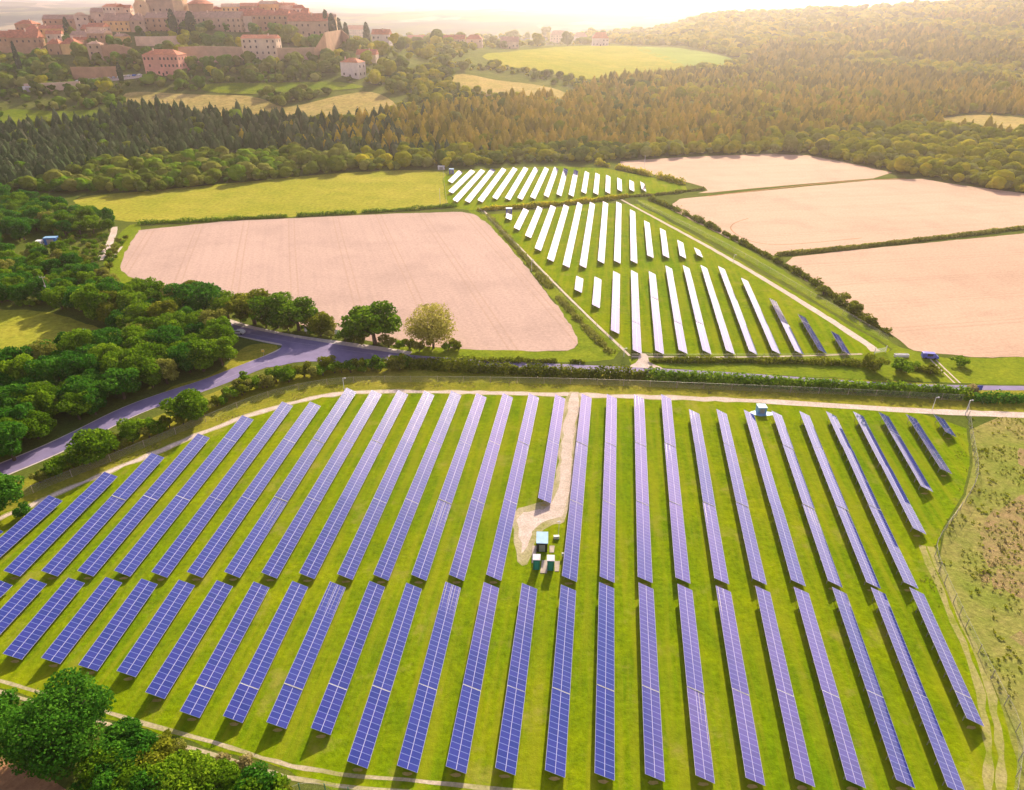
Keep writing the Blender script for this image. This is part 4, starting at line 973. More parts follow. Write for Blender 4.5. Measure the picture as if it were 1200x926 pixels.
def fence(pts, label, h=2.0, gap=9.0, mat='wood', post_r=0.07, mesh=True):
    P = path_pts(pts, step=1.5); e = empty('fence', P[0]); o0 = P[0]; props(e, label, 'fence')
    pm = MB().bar((0, 0, -0.2), (0, 0, h+0.15), post_r, 6).mesh('post', M[mat])
    acc = gap; cnt = 0; last = P[0]
    for p in P:
        acc += (p-last).length; last = p
        if acc >= gap and cnt < 98:
            o = make_obj('post', pm, e); o.location = p-o0; acc = 0; cnt += 1
    if mesh:
        V = []; F = []; UV = []; s = 0
        for i, p in enumerate(P):
            if i: s += (p-P[i-1]).length
            V += [tuple(p-o0+Vector((0, 0, 0.05))), tuple(p-o0+Vector((0, 0, h)))]; UV += [(s*5, 0), (s*5, h*5)]
        F = [(2*i, 2*i+2, 2*i+3, 2*i+1) for i in range(len(P)-1)]
        me = bpy.data.meshes.new('wire_mesh'); me.from_pydata(V, [], F); ul = me.uv_layers.new(name='UVMap')
        for l in me.loops: ul.data[l.index].uv = UV[l.vertex_index]
        me.materials.append(M['mesh']); me.update(); make_obj('wire_mesh', me, e)
        m = MB()
        for a, b in zip(P, P[1:]):
            m.bar(a-o0+Vector((0, 0, h)), b-o0+Vector((0, 0, h)), 0.02, 4)
        m.obj('top_wire', M['steel'], e)
    return e
fence([(-60,612),(0,595),(62,568),(121,545),(185,518),(240,495),(300,470),(357,455),(410,448),(500,448),(600,449),(700,451),(900,459),(1040,465),(1128,470)], 'wire fence on pale posts between the gravel track and the roadside hedge', 2.0, 7.5)
fence([(1133,484),(1138,520),(1146,562),(1130,592),(1094,640),(1096,660),(1107,685),(1135,745),(1165,805),(1197,866),(1186,940)], 'grey wire fence zigzagging down the right side of the near arrays', 2.2, 3.0, 'steel')
fence([(560,246),(595,280),(635,322),(684,372),(732,416)], 'thin wire fence along the left side of the middle arrays', 2.0, 8)
fence([(745,238),(800,264),(870,300),(950,348),(1040,400)], 'thin wire fence beyond the pale track right of the middle arrays', 2.0, 9)
fence([(519,199),(521,220),(524,243)], 'short wire fence at the left end of the farthest arrays', 2.0, 8)
fence([(740,421),(800,421),(900,421),(1010,420)], 'wire fence along the lower edge of the middle arrays', 1.8, 8)
fence([(330,948),(345,925),(385,926),(450,940)], 'low green wire fence at the bottom edge beside the thicket', 1.6, 3, 'green_metal')

# ------------------------------------------------------------------ masts, poles and signs
def mast(u, v, h, label, r=0.09, arm=True, cat='camera mast'):
    p = at(u, v); e = empty('camera_mast', p); props(e, label, cat)
    MB().bar((0, 0, -0.2), (0, 0, h), r, 8, r*0.75).obj('pole', M['white'], e)
    if arm:
        MB().bar((0, 0, h-0.15), (0.5, 0, h-0.05), 0.04, 6).obj('bracket', M['white'], e)
        MB().box(0.35, 0.85, -0.13, 0.13, h-0.2, h+0.1).obj('camera_head', M['grey_paint'], e)
    return e
mast(404, 461, 5.0, 'white camera mast at the top of the row near the roadside hedge bend', 0.12)
mast(1092, 481, 4.2, 'white camera mast just above the gravel track at right')
mast(1131, 486, 4.6, 'pale camera mast where the zigzag fence meets the gravel track', 0.14)
mast(623, 318, 5.0, 'slim white mast on the bramble strip beside the left wheat field')
mast(731, 418, 3.0, 'white mast at the lower left corner of the middle arrays', 0.12)
mast(679, 436, 3.5, 'thin pale mast beside the road left of the track entrance', 0.06, False, 'mast')
mast(859, 309, 4.0, 'white mast on the grass beyond the pale track')
mast(381, 197, 8.0, 'thin pale mast at the wood edge above the yellow meadow', 0.2, False, 'mast')
mast(755, 196, 8.0, 'slim mast at the top right of the farthest arrays', 0.15, False, 'mast')
mast(516, 242, 10.0, 'slim pale mast left of the farthest arrays', 0.12, False, 'mast')
# utility pole
p = at(60, 356); e = empty('utility_pole', p); props(e, 'grey utility pole with a crossarm among the trees', 'utility pole')
MB().bar((0, 0, -0.3), (0, 0, 11), 0.16, 8, 0.11).obj('pole', M['concrete'], e); MB().box(-1.1, 1.1, -0.07, 0.07, 10.4, 10.6).obj('crossarm', M['steel'], e)
for x in (-1, 0, 1): MB().bar((x, 0, 10.6), (x, 0, 10.9), 0.07, 6, 0.04).obj('insulator', M['white'], e)
MB().box(-0.25, 0.25, -0.35, -0.12, 6.8, 7.5).obj('junction_box', M['grey_paint'], e)
p = at(3, 426); e = empty('concrete_post', p); props(e, 'thick pale post standing in the pasture at the left edge', 'post')
MB().bar((0, 0, -0.3), (0, 0, 6.5), 0.42, 8, 0.36).obj('shaft', M['white'], e); MB().bar((0, 0, 6.5), (0, 0, 6.8), 0.5, 8, 0.3).obj('cap', M['concrete'], e)
def road_sign(u, v, w, h, top, mat, label, two=True, rz=0):
    p = at(u, v); e = empty('road_sign', p, rz); props(e, label, 'road sign')
    for x in ((-w*0.35, w*0.35) if two else (0,)): MB().bar((x, 0.06, -0.2), (x, 0.06, top), 0.05, 6).obj('post', M['steel'], e)
    MB().box(-w/2, w/2, -0.03, 0.0, top-h, top).obj('board', M[mat], e)
    MB().box(-w/2-0.04, w/2+0.04, 0.0, 0.04, top-h-0.04, top+0.04).obj('frame', M['grey_paint'], e); return e
road_sign(359, 391, 0.8, 1.6, 2.4, 'white', 'leftmost of the three white signs on the verge by the junction', False, 0.2)
road_sign(396, 395, 1.7, 1.5, 2.6, 'white', 'larger white board between the roadside trees and the road')
road_sign(407, 396, 1.5, 0.8, 1.4, 'white', 'low white sign just right of the larger white board', True, 0.3)
road_sign(309, 417, 0.9, 0.9, 2.2, 'yellow', 'small yellow sign on the grass island at the junction', False)
road_sign(1145, 463, 1.6, 1.6, 3.2, 'sign_blue', 'square blue sign beside the small whitish tree at right', True)
# cabins
def cabin(name, u, v, L, W, H, body, roof, label, rz=0, pitch=0.0, cat='cabin'):
    p = at(u, v); e = empty(name, p, rz); props(e, label, cat)
    MB().box(-W/2, W/2, 0, L, 0, H).obj('body', M[body], e)
    m = MB(); o = 0.12
    m.poly([(-W/2-o, -o, H+0.003), (W/2+o, -o, H+0.003), (W/2+o, L+o, H+0.003+pitch), (-W/2-o, L+o, H+0.003+pitch)][::-1])
    m.box(-W/2-o, W/2+o, -o, L+o, H+0.004, H+0.14); m.obj('roof', M[roof], e)
    MB().box(-W*0.28, W*0.28, -0.03, 0, 0.1, H*0.82).obj('door', M['teal' if body == 'green_metal' else 'steel'], e)
    for k in (0.25, 0.75): MB().box(W/2, W/2+0.03, L*k-0.3, L*k+0.3, H*0.35, H*0.75).obj('vent_grille', M['dark'], e)
    return e
cabin('substation_cabin', 635, 647, 3.4, 2.2, 2.3, 'dark', 'blue_roof', 'dark cabin with a light blue roof behind two green cabinets', R(-3))
for (u, v, lb) in ((628.5, 668, 'left of the two green cabinets in front of the blue-roofed cabin'), (645, 669, 'right of the two green cabinets in front of the blue-roofed cabin')):
    e = cabin('green_cabinet', u, v, 1.5, 1.3, 2.6, 'green_metal', 'grey_paint', lb, R(-3), cat='cabinet'); e['group'] = 'green equipment cabinets'
for k, (pp) in enumerate([[(633,672),(641,672),(642,657),(635,657)], [(624,640),(629,640),(627,660),(623,660)], [(650,658),(656,658),(655,670),(650,670)], [(644,640),(650,640),(649,648),(644,648)]]):
    P = [at(*q) for q in pp]; m = MB(); a = [(p.x, p.y, 0.0) for p in P]; b = [(p.x, p.y, 0.12) for p in P]
    m.poly(b); [m.poly([a[i], a[(i+1) % 4], b[(i+1) % 4], b[i]]) for i in range(4)]
    o = m.obj('concrete_pad', M['concrete']); props(o, ['pale concrete pad between the two green cabinets', 'narrow concrete slab left of the blue-roofed cabin', 'small concrete pad right of the right green cabinet', 'concrete pad right of the blue-roofed cabin'][k], 'concrete pad')
p = at(652, 631); e = empty('weather_station', p); props(e, 'small pale box with a thin mast beside the service track', 'weather mast')
MB().box(-0.6, 0.6, -0.3, 0.3, 0, 0.7).obj('box', M['white'], e); MB().bar((0.4, 0, 0.7), (0.5, 0.2, 4.5), 0.04, 6).obj('pole', M['white'], e); MB().box(0.1, 0.8, 0.1, 0.3, 4.3, 4.45).obj('sensor_arm', M['grey_paint'], e)
p = at(661, 653); e = empty('inverter_box', p); props(e, 'little pale box beside the long row right of the green cabinets', 'box')
MB().box(-0.5, 0.3, -0.15, 0.15, 0.5, 1.1).obj('case', M['white'], e); MB().bar((-0.3, 0, 0), (-0.3, 0, 0.6), 0.05).bar((0.1, 0, 0), (0.1, 0, 0.6), 0.05).obj('stand', M['steel'], e)
cabin('transformer_kiosk', 893, 485, 2.2, 2.3, 1.8, 'blue_roof', 'blue_roof', 'low blue kiosk beside the gravel track at the top of the long rows')
e = sheet('kiosk_pad', M['blue_roof'], [(877,483),(890,480),(907,483),(911,486),(895,488),(880,486)], 0.05, smooth=1)
cabin('field_cabinet', 596.5, 251, 2.6, 3.2, 2.8, 'sign_blue', 'white', 'small dark cabin at the upper left corner of the middle arrays')
cabin('field_cabinet', 529, 204, 3.2, 3.0, 3.0, 'sign_blue', 'blue_roof', 'bluish cabin at the left end of the farthest arrays')
cabin('white_hut', 517, 199, 2.5, 4.5, 2.2, 'white', 'white', 'tiny white hut at the corner of the yellow meadow by the woods')
cabin('blue_container', 60, 287, 3.0, 5.5, 3.2, 'blue', 'blue_roof', 'blue container with a lighter blue roof in the scrub', R(8), cat='container')
cabin('white_caravan', 46, 289, 2.6, 2.6, 2.4, 'white', 'white', 'small white caravan standing left of the blue container', R(8), cat='caravan')
cabin('pink_shed', 35, 108, 6, 12, 5, 'white', 'grey_paint', 'small pale shed below the wall at the far left')
# field gate
p = at(1031, 414); e = empty('field_gate', p, 0.3); props(e, 'white timber gate at the lower right corner of the middle arrays', 'gate')
for x in (-2.2, 2.2): MB().bar((x, 0, -0.2), (x, 0, 2.4), 0.14, 6).obj('post', M['white'], e)
m = MB()
for z in (0.4, 0.8, 1.2, 1.6): m.box(-2.1, 2.1, -0.03, 0.03, z, z+0.12)
m.obj('bars', M['white'], e)
p = at(1056, 418); e = empty('water_trough', p); props(e, 'long pale trough on the bright grass beside the white gate', 'trough')
MB().box(-2.2, 2.2, -0.6, 0.6, 0.0, 0.15).box(-2.2, 2.2, -0.6, -0.5, 0.15, 0.9).box(-2.2, 2.2, 0.5, 0.6, 0.15, 0.9).box(-2.2, -2.1, -0.5, 0.5, 0.15, 0.9).box(2.1, 2.2, -0.5, 0.5, 0.15, 0.9).obj('basin', M['white'], e)
MB().box(-2.1, 2.1, -0.5, 0.5, 0.6, 0.7).obj('water', M['grey_paint'], e)

# ------------------------------------------------------------------ vehicles
def car(u, v, rz, paint, label, van=False, group=None, s=1.0):
    p = at(u, v); e = empty('van' if van else 'car', p, rz); e.scale = (s, s, s); props(e, label, 'van' if van else 'car', group)
    bm = bmesh.new(); H = 2.0 if van else 1.42; hood = 0.95 if not van else 1.1
    prof = ([(-2.15, 0.35), (-2.2, 0.75), (-2.1, 0.95), (-1.6, 1.35), (-0.9, H), (0.6, H), (1.15, 1.0), (2.0, 0.85), (2.2, 0.65), (2.15, 0.35)] if not van else
            [(-2.4, 0.4), (-2.45, 1.0), (-2.4, 1.9), (-2.2, H), (1.2, H), (1.75, 1.25), (2.3, 1.05), (2.45, 0.75), (2.4, 0.4)])
    ring = []
    for yy, k in ((-0.88, 0.93), (0.88, 0.93)): ring.append([bm.verts.new((x, yy*(1.0 if z < 1.0 else 0.86), z)) for x, z in prof])
    bm.faces.new(ring[0]); bm.faces.new(ring[1][::-1]); n = len(prof)
    for i in range(n): bm.faces.new((ring[0][i], ring[1][i], ring[1][(i+1) % n], ring[0][(i+1) % n]))
    bmesh.ops.recalc_face_normals(bm, faces=bm.faces[:]); me = bpy.data.meshes.new('body'); bm.to_mesh(me); bm.free(); me.materials.append(paint); make_obj('body', me, e)
    g = MB(); g.poly([(0.66, -0.68, H-0.06), (0.66, 0.68, H-0.06), (1.12, 0.78, 1.06), (1.12, -0.78, 1.06)] if not van else [(1.27, -0.68, H-0.1), (1.27, 0.68, H-0.1), (1.74, 0.76, 1.33), (1.74, -0.76, 1.33)])
    for vv in g.V: vv.x += 0.03
    g.obj('windscreen', M['glass_dark'], e)
    for sy in (-1, 1): MB().box(-1.1, 0.6, 0.80*sy-0.02, 0.80*sy+0.02, 1.0, H-0.14).obj('side_window', M['glass_dark'], e)
    for x in (-1.35, 1.35):
        for sy in (-1, 1):
            MB().bar((x, sy*0.72, 0.33), (x, sy*0.92, 0.33), 0.33, 12).obj('wheel', M['rubber'], e)
    return e
car(280, 391, R(170), M['white'], 'white car on the upper road just right of the woods')
car(1089, 420, R(-10), M['sign_blue'], 'blue van parked at the corner of the bright grass by the wheat', True)
PC = [M['white'], M['grey_paint'], M['white'], M['steel'], M['white'], M['blue']]
# grazing horse: one continuous skinned body
def skin_animal(name, p, rz, s, mat, label, cat):
    J = [((0, 0, 1.15), .30), ((.55, 0, 1.2), .27), ((.85, 0, 1.1), .20), ((1.2, 0, .75), .13), ((1.45, 0, .45), .11), ((1.65, 0, .25), .07),
         ((-.5, 0, 1.2), .28), ((-.75, 0, 1.15), .2), ((-.95, 0, .8), .05),
         ((.6, .18, .85), .12), ((.62, .18, .45), .06), ((.6, .18, .02), .06), ((.55, -.18, .85), .12), ((.75, -.18, .45), .06), ((.7, -.18, .02), .06),
         ((-.6, .18, .85), .15), ((-.75, .18, .5), .07), ((-.7, .18, .02), .06), ((-.55, -.18, .85), .15), ((-.6, -.18, .5), .07), ((-.55, -.18, .02), .06)]
    E = [(0,1),(1,2),(2,3),(3,4),(4,5),(0,6),(6,7),(7,8),(1,9),(9,10),(10,11),(1,12),(12,13),(13,14),(6,15),(15,16),(16,17),(6,18),(18,19),(19,20)]
    me = bpy.data.meshes.new(name); me.from_pydata([j[0] for j in J], E, []); o = make_obj(name, me, None, mat)
    md = o.modifiers.new('skin', 'SKIN'); me.skin_vertices.data if False else None
    for l in (me.skin_vertices[0].data if me.skin_vertices else []): pass
    for i, (_, r) in enumerate(J):
        me.skin_vertices[0].data[i].radius = (r, r)
    me.skin_vertices[0].data[0].use_root = True
    sd = o.modifiers.new('sub', 'SUBSURF'); sd.levels = 1; sd.render_levels = 1
    dg = bpy.context.evaluated_depsgraph_get(); m2 = bpy.data.meshes.new_from_object(o.evaluated_get(dg)); o.modifiers.clear(); o.data = m2
    if not m2.materials: m2.materials.append(mat)
    o.location = p; o.rotation_euler = (0, 0, rz); o.scale = (s, s, s); return props(o, label, cat)
skin_animal('grazing_horse', at(101, 391), R(160), 1.25, M['white'], 'white horse grazing at the edge of the small yellow pasture', 'horse')

# ------------------------------------------------------------------ hill town
def wallm(name, c): return plain(name, c, 0.9, var=0.22, sc=0.12)
WM = {'brown': wallm('brown stone', (0.50, 0.31, 0.17)), 'pale': wallm('pale render', (0.75, 0.57, 0.40)), 'yellow': wallm('ochre render', (0.80, 0.54, 0.22)),
      'pink': wallm('pink render', (0.80, 0.40, 0.28)), 'white': wallm('white render', (0.80, 0.70, 0.62)), 'stone': wallm('old stone', (0.56, 0.40, 0.25)), 'tower': wallm('tower stone', (0.80, 0.58, 0.32)), 'cream': wallm('cream render', (0.72, 0.58, 0.42))}
M['roof'] = plain('terracotta roof', (0.58, 0.22, 0.11), 0.9, var=0.35, sc=0.35)
M['roof_pale'] = plain('weathered roof', (0.52, 0.33, 0.22), 0.9, var=0.3, sc=0.35)
M['shutter'] = plain('dark shutters', (0.09, 0.06, 0.05), 0.7)
WIN = {}
def win_mesh(s):
    k = round(s, 1)
    if k not in WIN: WIN[k] = MB().box(-0.55*k, 0.55*k, -0.12, 0.05, 0, 1.5*k).mesh('window', M['shutter'])
    return WIN[k]
def house(x0, x1, vb, ve, vr, wall, roof, label, y=None, rz=None, depth=None, hip=False, floors=None, win=True, cat='house', name='house', yshift=0, chim=1, wstep=6.0):
    uc = (x0+x1)/2
    if y is None: p = at(uc, vb); y = p.y
    else: p = at(uc, vb, y=y)
    z0 = p.z; sc = px_m(p); W = (x1-x0)/sc; H = (vb-ve)/sc; RH = max(1.2, (ve-vr)/sc*0.9)
    D = depth or min(W*0.8, 16)
    rz = random.uniform(-0.16, 0.16) if rz is None else rz
    e = empty(name, (p.x, p.y, z0), rz); props(e, label, cat)
    zb = min(tz(p.x, p.y), tz(p.x-W/2, p.y), tz(p.x+W/2, p.y), tz(p.x, p.y+D))-z0-1.5
    MB().box(-W/2, W/2, 0, D, min(zb, -1.5), H).obj('wall', WM[wall], e)
    o = 0.5; m = MB(); a = (-W/2-o, -o); b = (W/2+o, D+o)
    if hip:
        i = min(W, D)*0.42; r1 = (-W/2+i, D/2, H+RH); r2 = (W/2-i, D/2, H+RH)
        if W <= D: r1 = (0, i, H+RH); r2 = (0, D-i, H+RH)
        c = [(a[0], a[1], H), (b[0], a[1], H), (b[0], b[1], H), (a[0], b[1], H)]
        if W > D: m.poly([c[0], c[1], r2, r1]); m.poly([c[1], c[2], r2]); m.poly([c[2], c[3], r1, r2]); m.poly([c[3], c[0], r1])
        else: m.poly([c[0], c[1], r1]); m.poly([c[1], c[2], r2, r1]); m.poly([c[2], c[3], r2]); m.poly([c[3], c[0], r1, r2])
        m.poly([(q[0], q[1], H+0.003) for q in c][::-1])
    else:
        c = [(a[0], a[1], H-0.15), (b[0], a[1], H-0.15), (b[0], b[1], H-0.15), (a[0], b[1], H-0.15)]; r1 = (a[0], D/2, H+RH); r2 = (b[0], D/2, H+RH)
        m.poly([c[0], c[1], r2, r1]); m.poly([c[2], c[3], r1, r2]); m.poly([c[1], c[2], r2]); m.poly([c[3], c[0], r1])
    ro = m.obj('roof', M[roof], e)
    for k in range(chim):
        cx = random.uniform(-W*0.35, W*0.35); MB().box(cx-0.5, cx+0.5, D*0.35, D*0.35+1.0, H+RH*0.4, H+RH+1.2).obj('chimney', WM['pale'], ro)
    if win:
        fl = floors or max(1, int(H/5.2)); fh = H/fl; s = min(1.5, fh/3.2); nw = max(1, int(W/wstep)); wm = win_mesh(s)
        for f in range(fl):
            for i in range(nw):
                if random.random() < 0.2: continue
                if f == 0 and i == nw//2: continue
                q = make_obj('window', wm, e); q.location = (-W/2+(i+0.5)*W/nw, 0, f*fh+fh*0.3)
        nd = max(1, int(D/5.5))
        for f in range(fl):
            for i in range(nd):
                q = make_obj('window', wm, e); q.location = (W/2, (i+0.5)*D/nd, f*fh+fh*0.3); q.rotation_euler = (0, 0, math.pi/2)
        MB().box(-0.8, 0.8, -0.10, 0.05, 0, min(2.8, fh*0.75)).obj('door', M['shutter'], e).location = (-W/2+(nw//2+0.5)*W/nw, 0, 0)
    return e
TY = 905
H_ = [
 (-30,14,58,45,38,'brown','roof','brown house with a red roof cut by the left edge of the town',None),
 (14,47,60,46,37,'brown','roof','long brown house with a red roof at the left end of the town',None),
 (33,47,46,36,31,'yellow','roof','ochre house behind the long brown house at the left of the town',930),
 (48,77,46,35,31,'yellow','roof','ochre house with an orange roof left of the big beige block',935),
 (54,112,36,24,19,'brown','roof_pale','wide brown block on the left skyline of the town',955),
 (78,100,48,40,36,'stone','roof_pale','low stone house between the ochre house and the cypress',925),
 (57,73,64,53,47,'brown','roof','narrow brown house with a red roof among trees on the left slope',None),
 (73,92,64,53,46,'yellow','roof','ochre house with a red roof beside the narrow brown one',None),
 (96,125,42,35,30,'brown','roof','brown house with a bright roof under the skyline block',925),
 (85,106,55,43,38,'cream','roof_pale','cream house with dark windows below the bright roofed one',None),
 (105,126,56,41,37,'brown','roof_pale','tall brown house joined to the cream house',None),
 (107,122,73,54,51,'stone','roof_pale','narrow stone tower house below the cream house',None),
 (112,152,36,17,12,'pale','roof_pale','pale house with beige roofs left of the ochre palace',960),
 (124,156,44,27,18,'yellow','roof_pale','ochre palace with three rows of windows below the church',915),
 (156,174,48,27,19,'stone','roof_pale','grey stone block joined to the left of the big brown palace',910),
 (174,202,46,24,18,'brown','roof_pale','big brown palace with three rows of windows under the church',912),
 (202,226,36,22,15,'stone','roof_pale','stone house under the two tall cypresses',930),
 (226,286,40,23,16,'stone','roof_pale','long stone block right of the cypresses',925),
 (254,276,25,15,10,'brown','roof','brown house on the skyline right of the church',960),
 (276,300,26,16,12,'pale','roof','pale house with a red roof on the skyline',958),
 (284,312,38,21,13,'pale','roof','pale gabled house between the long stone block and the orange roofs',930),
 (298,340,42,21,15,'brown','roof','brown block under a long bright orange roof',925),
 (328,362,27,17,11,'cream','roof','cream house on the skyline behind the orange roofs',955),
 (340,385,42,27,18,'stone','roof','stone block with a sloping red roof at the right of the town',922),
 (286,327,72,48,44,'cream','roof','cream building with two rows of windows set in the rampart',None),
 (408,429,46,36,31,'cream','roof','cream villa left of the single cypress right of the town',None),
 (436,457,54,42,36,'white','roof','white villa right of the single cypress',None),
 (418,441,73,65,59,'cream','roof','cream farmhouse with a red roof above the white cube house',None),
 (478,500,54,47,42,'cream','roof','cream house left of the big round tree on the ridge',None),
 (519,545,55,47,42,'pale','roof','left half of the long pale house on the ridge',None),
 (546,565,56,47,42,'pale','roof','right half of the long pale house on the ridge',None),
 (587,608,57,50,44,'cream','roof_pale','small cream house alone in the middle of the ridge',None),
 (645,664,50,42,37,'cream','roof_pale','cream house on the ridge, left of the three at the top field',None),
 (672,688,50,44,39,'white','roof_pale','middle house of the three above the top field',None),
 (694,713,54,46,39,'white','roof','white house on the ridge, right of the three above the top field',None),
]
for (x0, x1, vb, ve, vr, wl, rf, lb, yy) in H_:
    house(x0, x1, vb, ve, vr, wl, rf, lb, y=yy, hip=(x1-x0 < 20), win=True)
house(171, 213, 89, 67, 61, 'pink', 'roof', 'square pink villa with three rows of windows below the town', hip=True, floors=3, rz=R(-4), chim=1, wstep=4.0, depth=20)
house(399, 422, 91, 75, 70, 'white', 'roof', 'white cube house with a red roof on the slope right of the town', hip=True, floors=2, rz=R(-18))
for k_, (uc, vb) in enumerate([(22,52),(60,44),(98,33),(140,52),(168,34),(240,31),(264,30),(302,27),(320,30),(352,34),(370,36),(130,20),(148,24),(272,21),(292,21),(312,15),(334,17),(30,38),(114,46),(216,30),(388,34),(66,54),(92,58),(176,36),(246,24),(346,22)]):
    w_ = random.uniform(13, 22); h_ = random.uniform(8, 13); yy_ = None
    q_ = at(uc, vb)
    if q_.y > 1000: yy_ = 950+random.uniform(-8, 14)
    house(uc-w_/2, uc+w_/2, vb, vb-h_, vb-h_-random.uniform(3, 5), random.choice(['pale', 'brown', 'cream', 'yellow', 'stone', 'tower']), random.choice(['roof', 'roof_pale', 'roof']), 'small tile-roofed house packed among the larger blocks of the hill town', y=yy_, rz=random.uniform(-0.5, 0.5), hip=random.random() < 0.4, chim=random.randint(0, 2), wstep=5)['group'] = 'small houses packed on the hill top'
# church
p = at(192, 22, y=945); sc = px_m(p); e = empty('church', p, R(-5)); props(e, 'large stone church with a pale square tower crowning the hill town', 'church')
k = 1/sc; zb = tz(p.x, p.y+10)-p.z-12
MB().box(-30*k, 20*k, 0, 22, zb, 18*k).obj('nave', WM['stone'], e)
MB().poly([(-31*k, -1, 18*k), (21*k, -1, 18*k), (21*k, 11, 24*k), (-31*k, 11, 24*k)]).poly([(21*k, 23, 18*k), (-31*k, 23, 18*k), (-31*k, 11, 24*k), (21*k, 11, 24*k)]).poly([(-31*k, -1, 18*k), (-31*k, 11, 24*k), (-31*k, 23, 18*k)]).poly([(21*k, -1, 18*k), (21*k, 23, 18*k), (21*k, 11, 24*k)]).obj('nave_roof', M['roof_pale'], e)
m = MB(); f = [(-32*k, -3), (-16*k, -3)]
m.V += [Vector(q) for q in ((-32*k, -3.4, zb), (-14*k, -3.4, zb), (-14*k, -3.4, 14*k), (-23*k, -3.4, 25*k), (-32*k, -3.4, 14*k), (-32*k, -0.4, zb), (-14*k, -0.4, zb), (-14*k, -0.4, 14*k), (-23*k, -0.4, 25*k), (-32*k, -0.4, 14*k))]
m.F += [[0, 1, 2, 3, 4], [9, 8, 7, 6, 5], [0, 5, 6, 1], [1, 6, 7, 2], [2, 7, 8, 3], [3, 8, 9, 4], [4, 9, 5, 0]]; m.obj('transept_gable', WM['tower'], e)
MB().box(16*k, 28*k, -3, 9, zb, 34*k).obj('bell_tower', WM['tower'], e)
m = MB(); m.poly([(15*k, -4, 34*k), (29*k, -4, 34*k), (22*k, 3, 40*k)]).poly([(29*k, -4, 34*k), (29*k, 10, 34*k), (22*k, 3, 40*k)]).poly([(29*k, 10, 34*k), (15*k, 10, 34*k), (22*k, 3, 40*k)]).poly([(15*k, 10, 34*k), (15*k, -4, 34*k), (22*k, 3, 40*k)]).obj('tower_roof', M['roof'], e)
m = MB(); r0, r1 = 15*k, 17*k; cx = 44*k; nn = 10
ap = MB().bar((cx, 8, zb), (cx, 8, 15*k), 14*k, 12).obj('apse', WM['brown'], e); MB().bar((cx, 8, 15*k), (cx, 8, 22*k), 16*k, 12, 0.5).obj('apse_roof', M['roof'], e)
for x in (-10, -2, 6): q = make_obj('window', win_mesh(1.5), e); q.location = (x*k, 0, 8*k)
for x in (-23,): q = make_obj('window', win_mesh(1.5), e); q.location = (x*k, -3.4, 12*k)
for z in (20, 27): q = make_obj('window', win_mesh(1.2), e); q.location = (22*k, -3, z*k)
# ramparts and garden walls: base v -> top v
def wall_strip(pts, label, wl='stone', th=1.4, name='town_wall', y=None):
    """pts: (u, v_base, v_top)"""
    m = MB(); tops = []
    for (u, vb, vt) in pts:
        p = at(u, vb, y=y) if y else at(u, vb); s = px_m(p); tops.append((p, (vb-vt)/s))
    e = None; V = []; F = []
    o0 = tops[0][0]
    for p, h in tops:
        for dy in (0, th):
            V += [(p.x-o0.x, p.y-o0.y+dy, -6+p.z-o0.z), (p.x-o0.x, p.y-o0.y+dy, p.z+h-o0.z)]
    for i in range(len(tops)-1):
        a = 4*i; b = 4*i+4; F += [(a, b, b+1, a+1), (a+3, b+3, b+2, a+2), (a+1, b+1, b+3, a+3)]
    F += [(0, 1, 3, 2), (4*len(tops)-4, 4*len(tops)-2, 4*len(tops)-1, 4*len(tops)-3)]
    me = bpy.data.meshes.new(name); me.from_pydata(V, [], F); me.update(); me.materials.append(WM[wl]); o = make_obj(name, me); o.location = o0
    return props(o, label, 'wall')
wall_strip([(212,73,57),(240,73,56),(286,74,57)], 'long stone rampart left of the cream building set in it')
wall_strip([(327,75,58),(350,74,58),(371,72,57)], 'stone rampart right of the cream building set in it')
wall_strip([(370,74,60),(384,66,41),(402,54,37),(410,58,44)], 'tall sloping bastion wall at the right end of the town', 'brown')
wall_strip([(122,72,55),(140,72,54),(158,74,58)], 'stone retaining wall beside the narrow tower house', 'brown')
wall_strip([(86,93,80),(110,92,80),(142,92,79)], 'brown garden wall above the row of parked cars', 'brown')
wall_strip([(30,107,99),(60,107,98),(95,104,96)], 'low pinkish wall on the left slope below the cars', 'pale')
wall_strip([(160,54,44),(190,54,44),(212,52,43)], 'low pale terrace wall under the big brown palace', 'pale')
wall_strip([(0,62,55),(30,63,56),(55,64,57)], 'brown terrace wall in front of the houses at the left end', 'brown')
sheet('car_park', M['gravel'], [(84,97),(110,92),(150,88),(172,88),(172,91),(140,95),(100,99)])
for i, u in enumerate(range(92, 168, 6)):
    v = 96-(u-92)*0.1; car(u, v, R(90+random.uniform(-8, 8)), PC[i % 6], '%s car in the parked row below the garden wall' % ['white', 'grey', 'white', 'dark grey', 'white', 'blue'][i % 6], group='%s parked cars below the town' % ['white', 'grey', 'white', 'dark grey', 'white', 'blue'][i % 6], s=1.25)
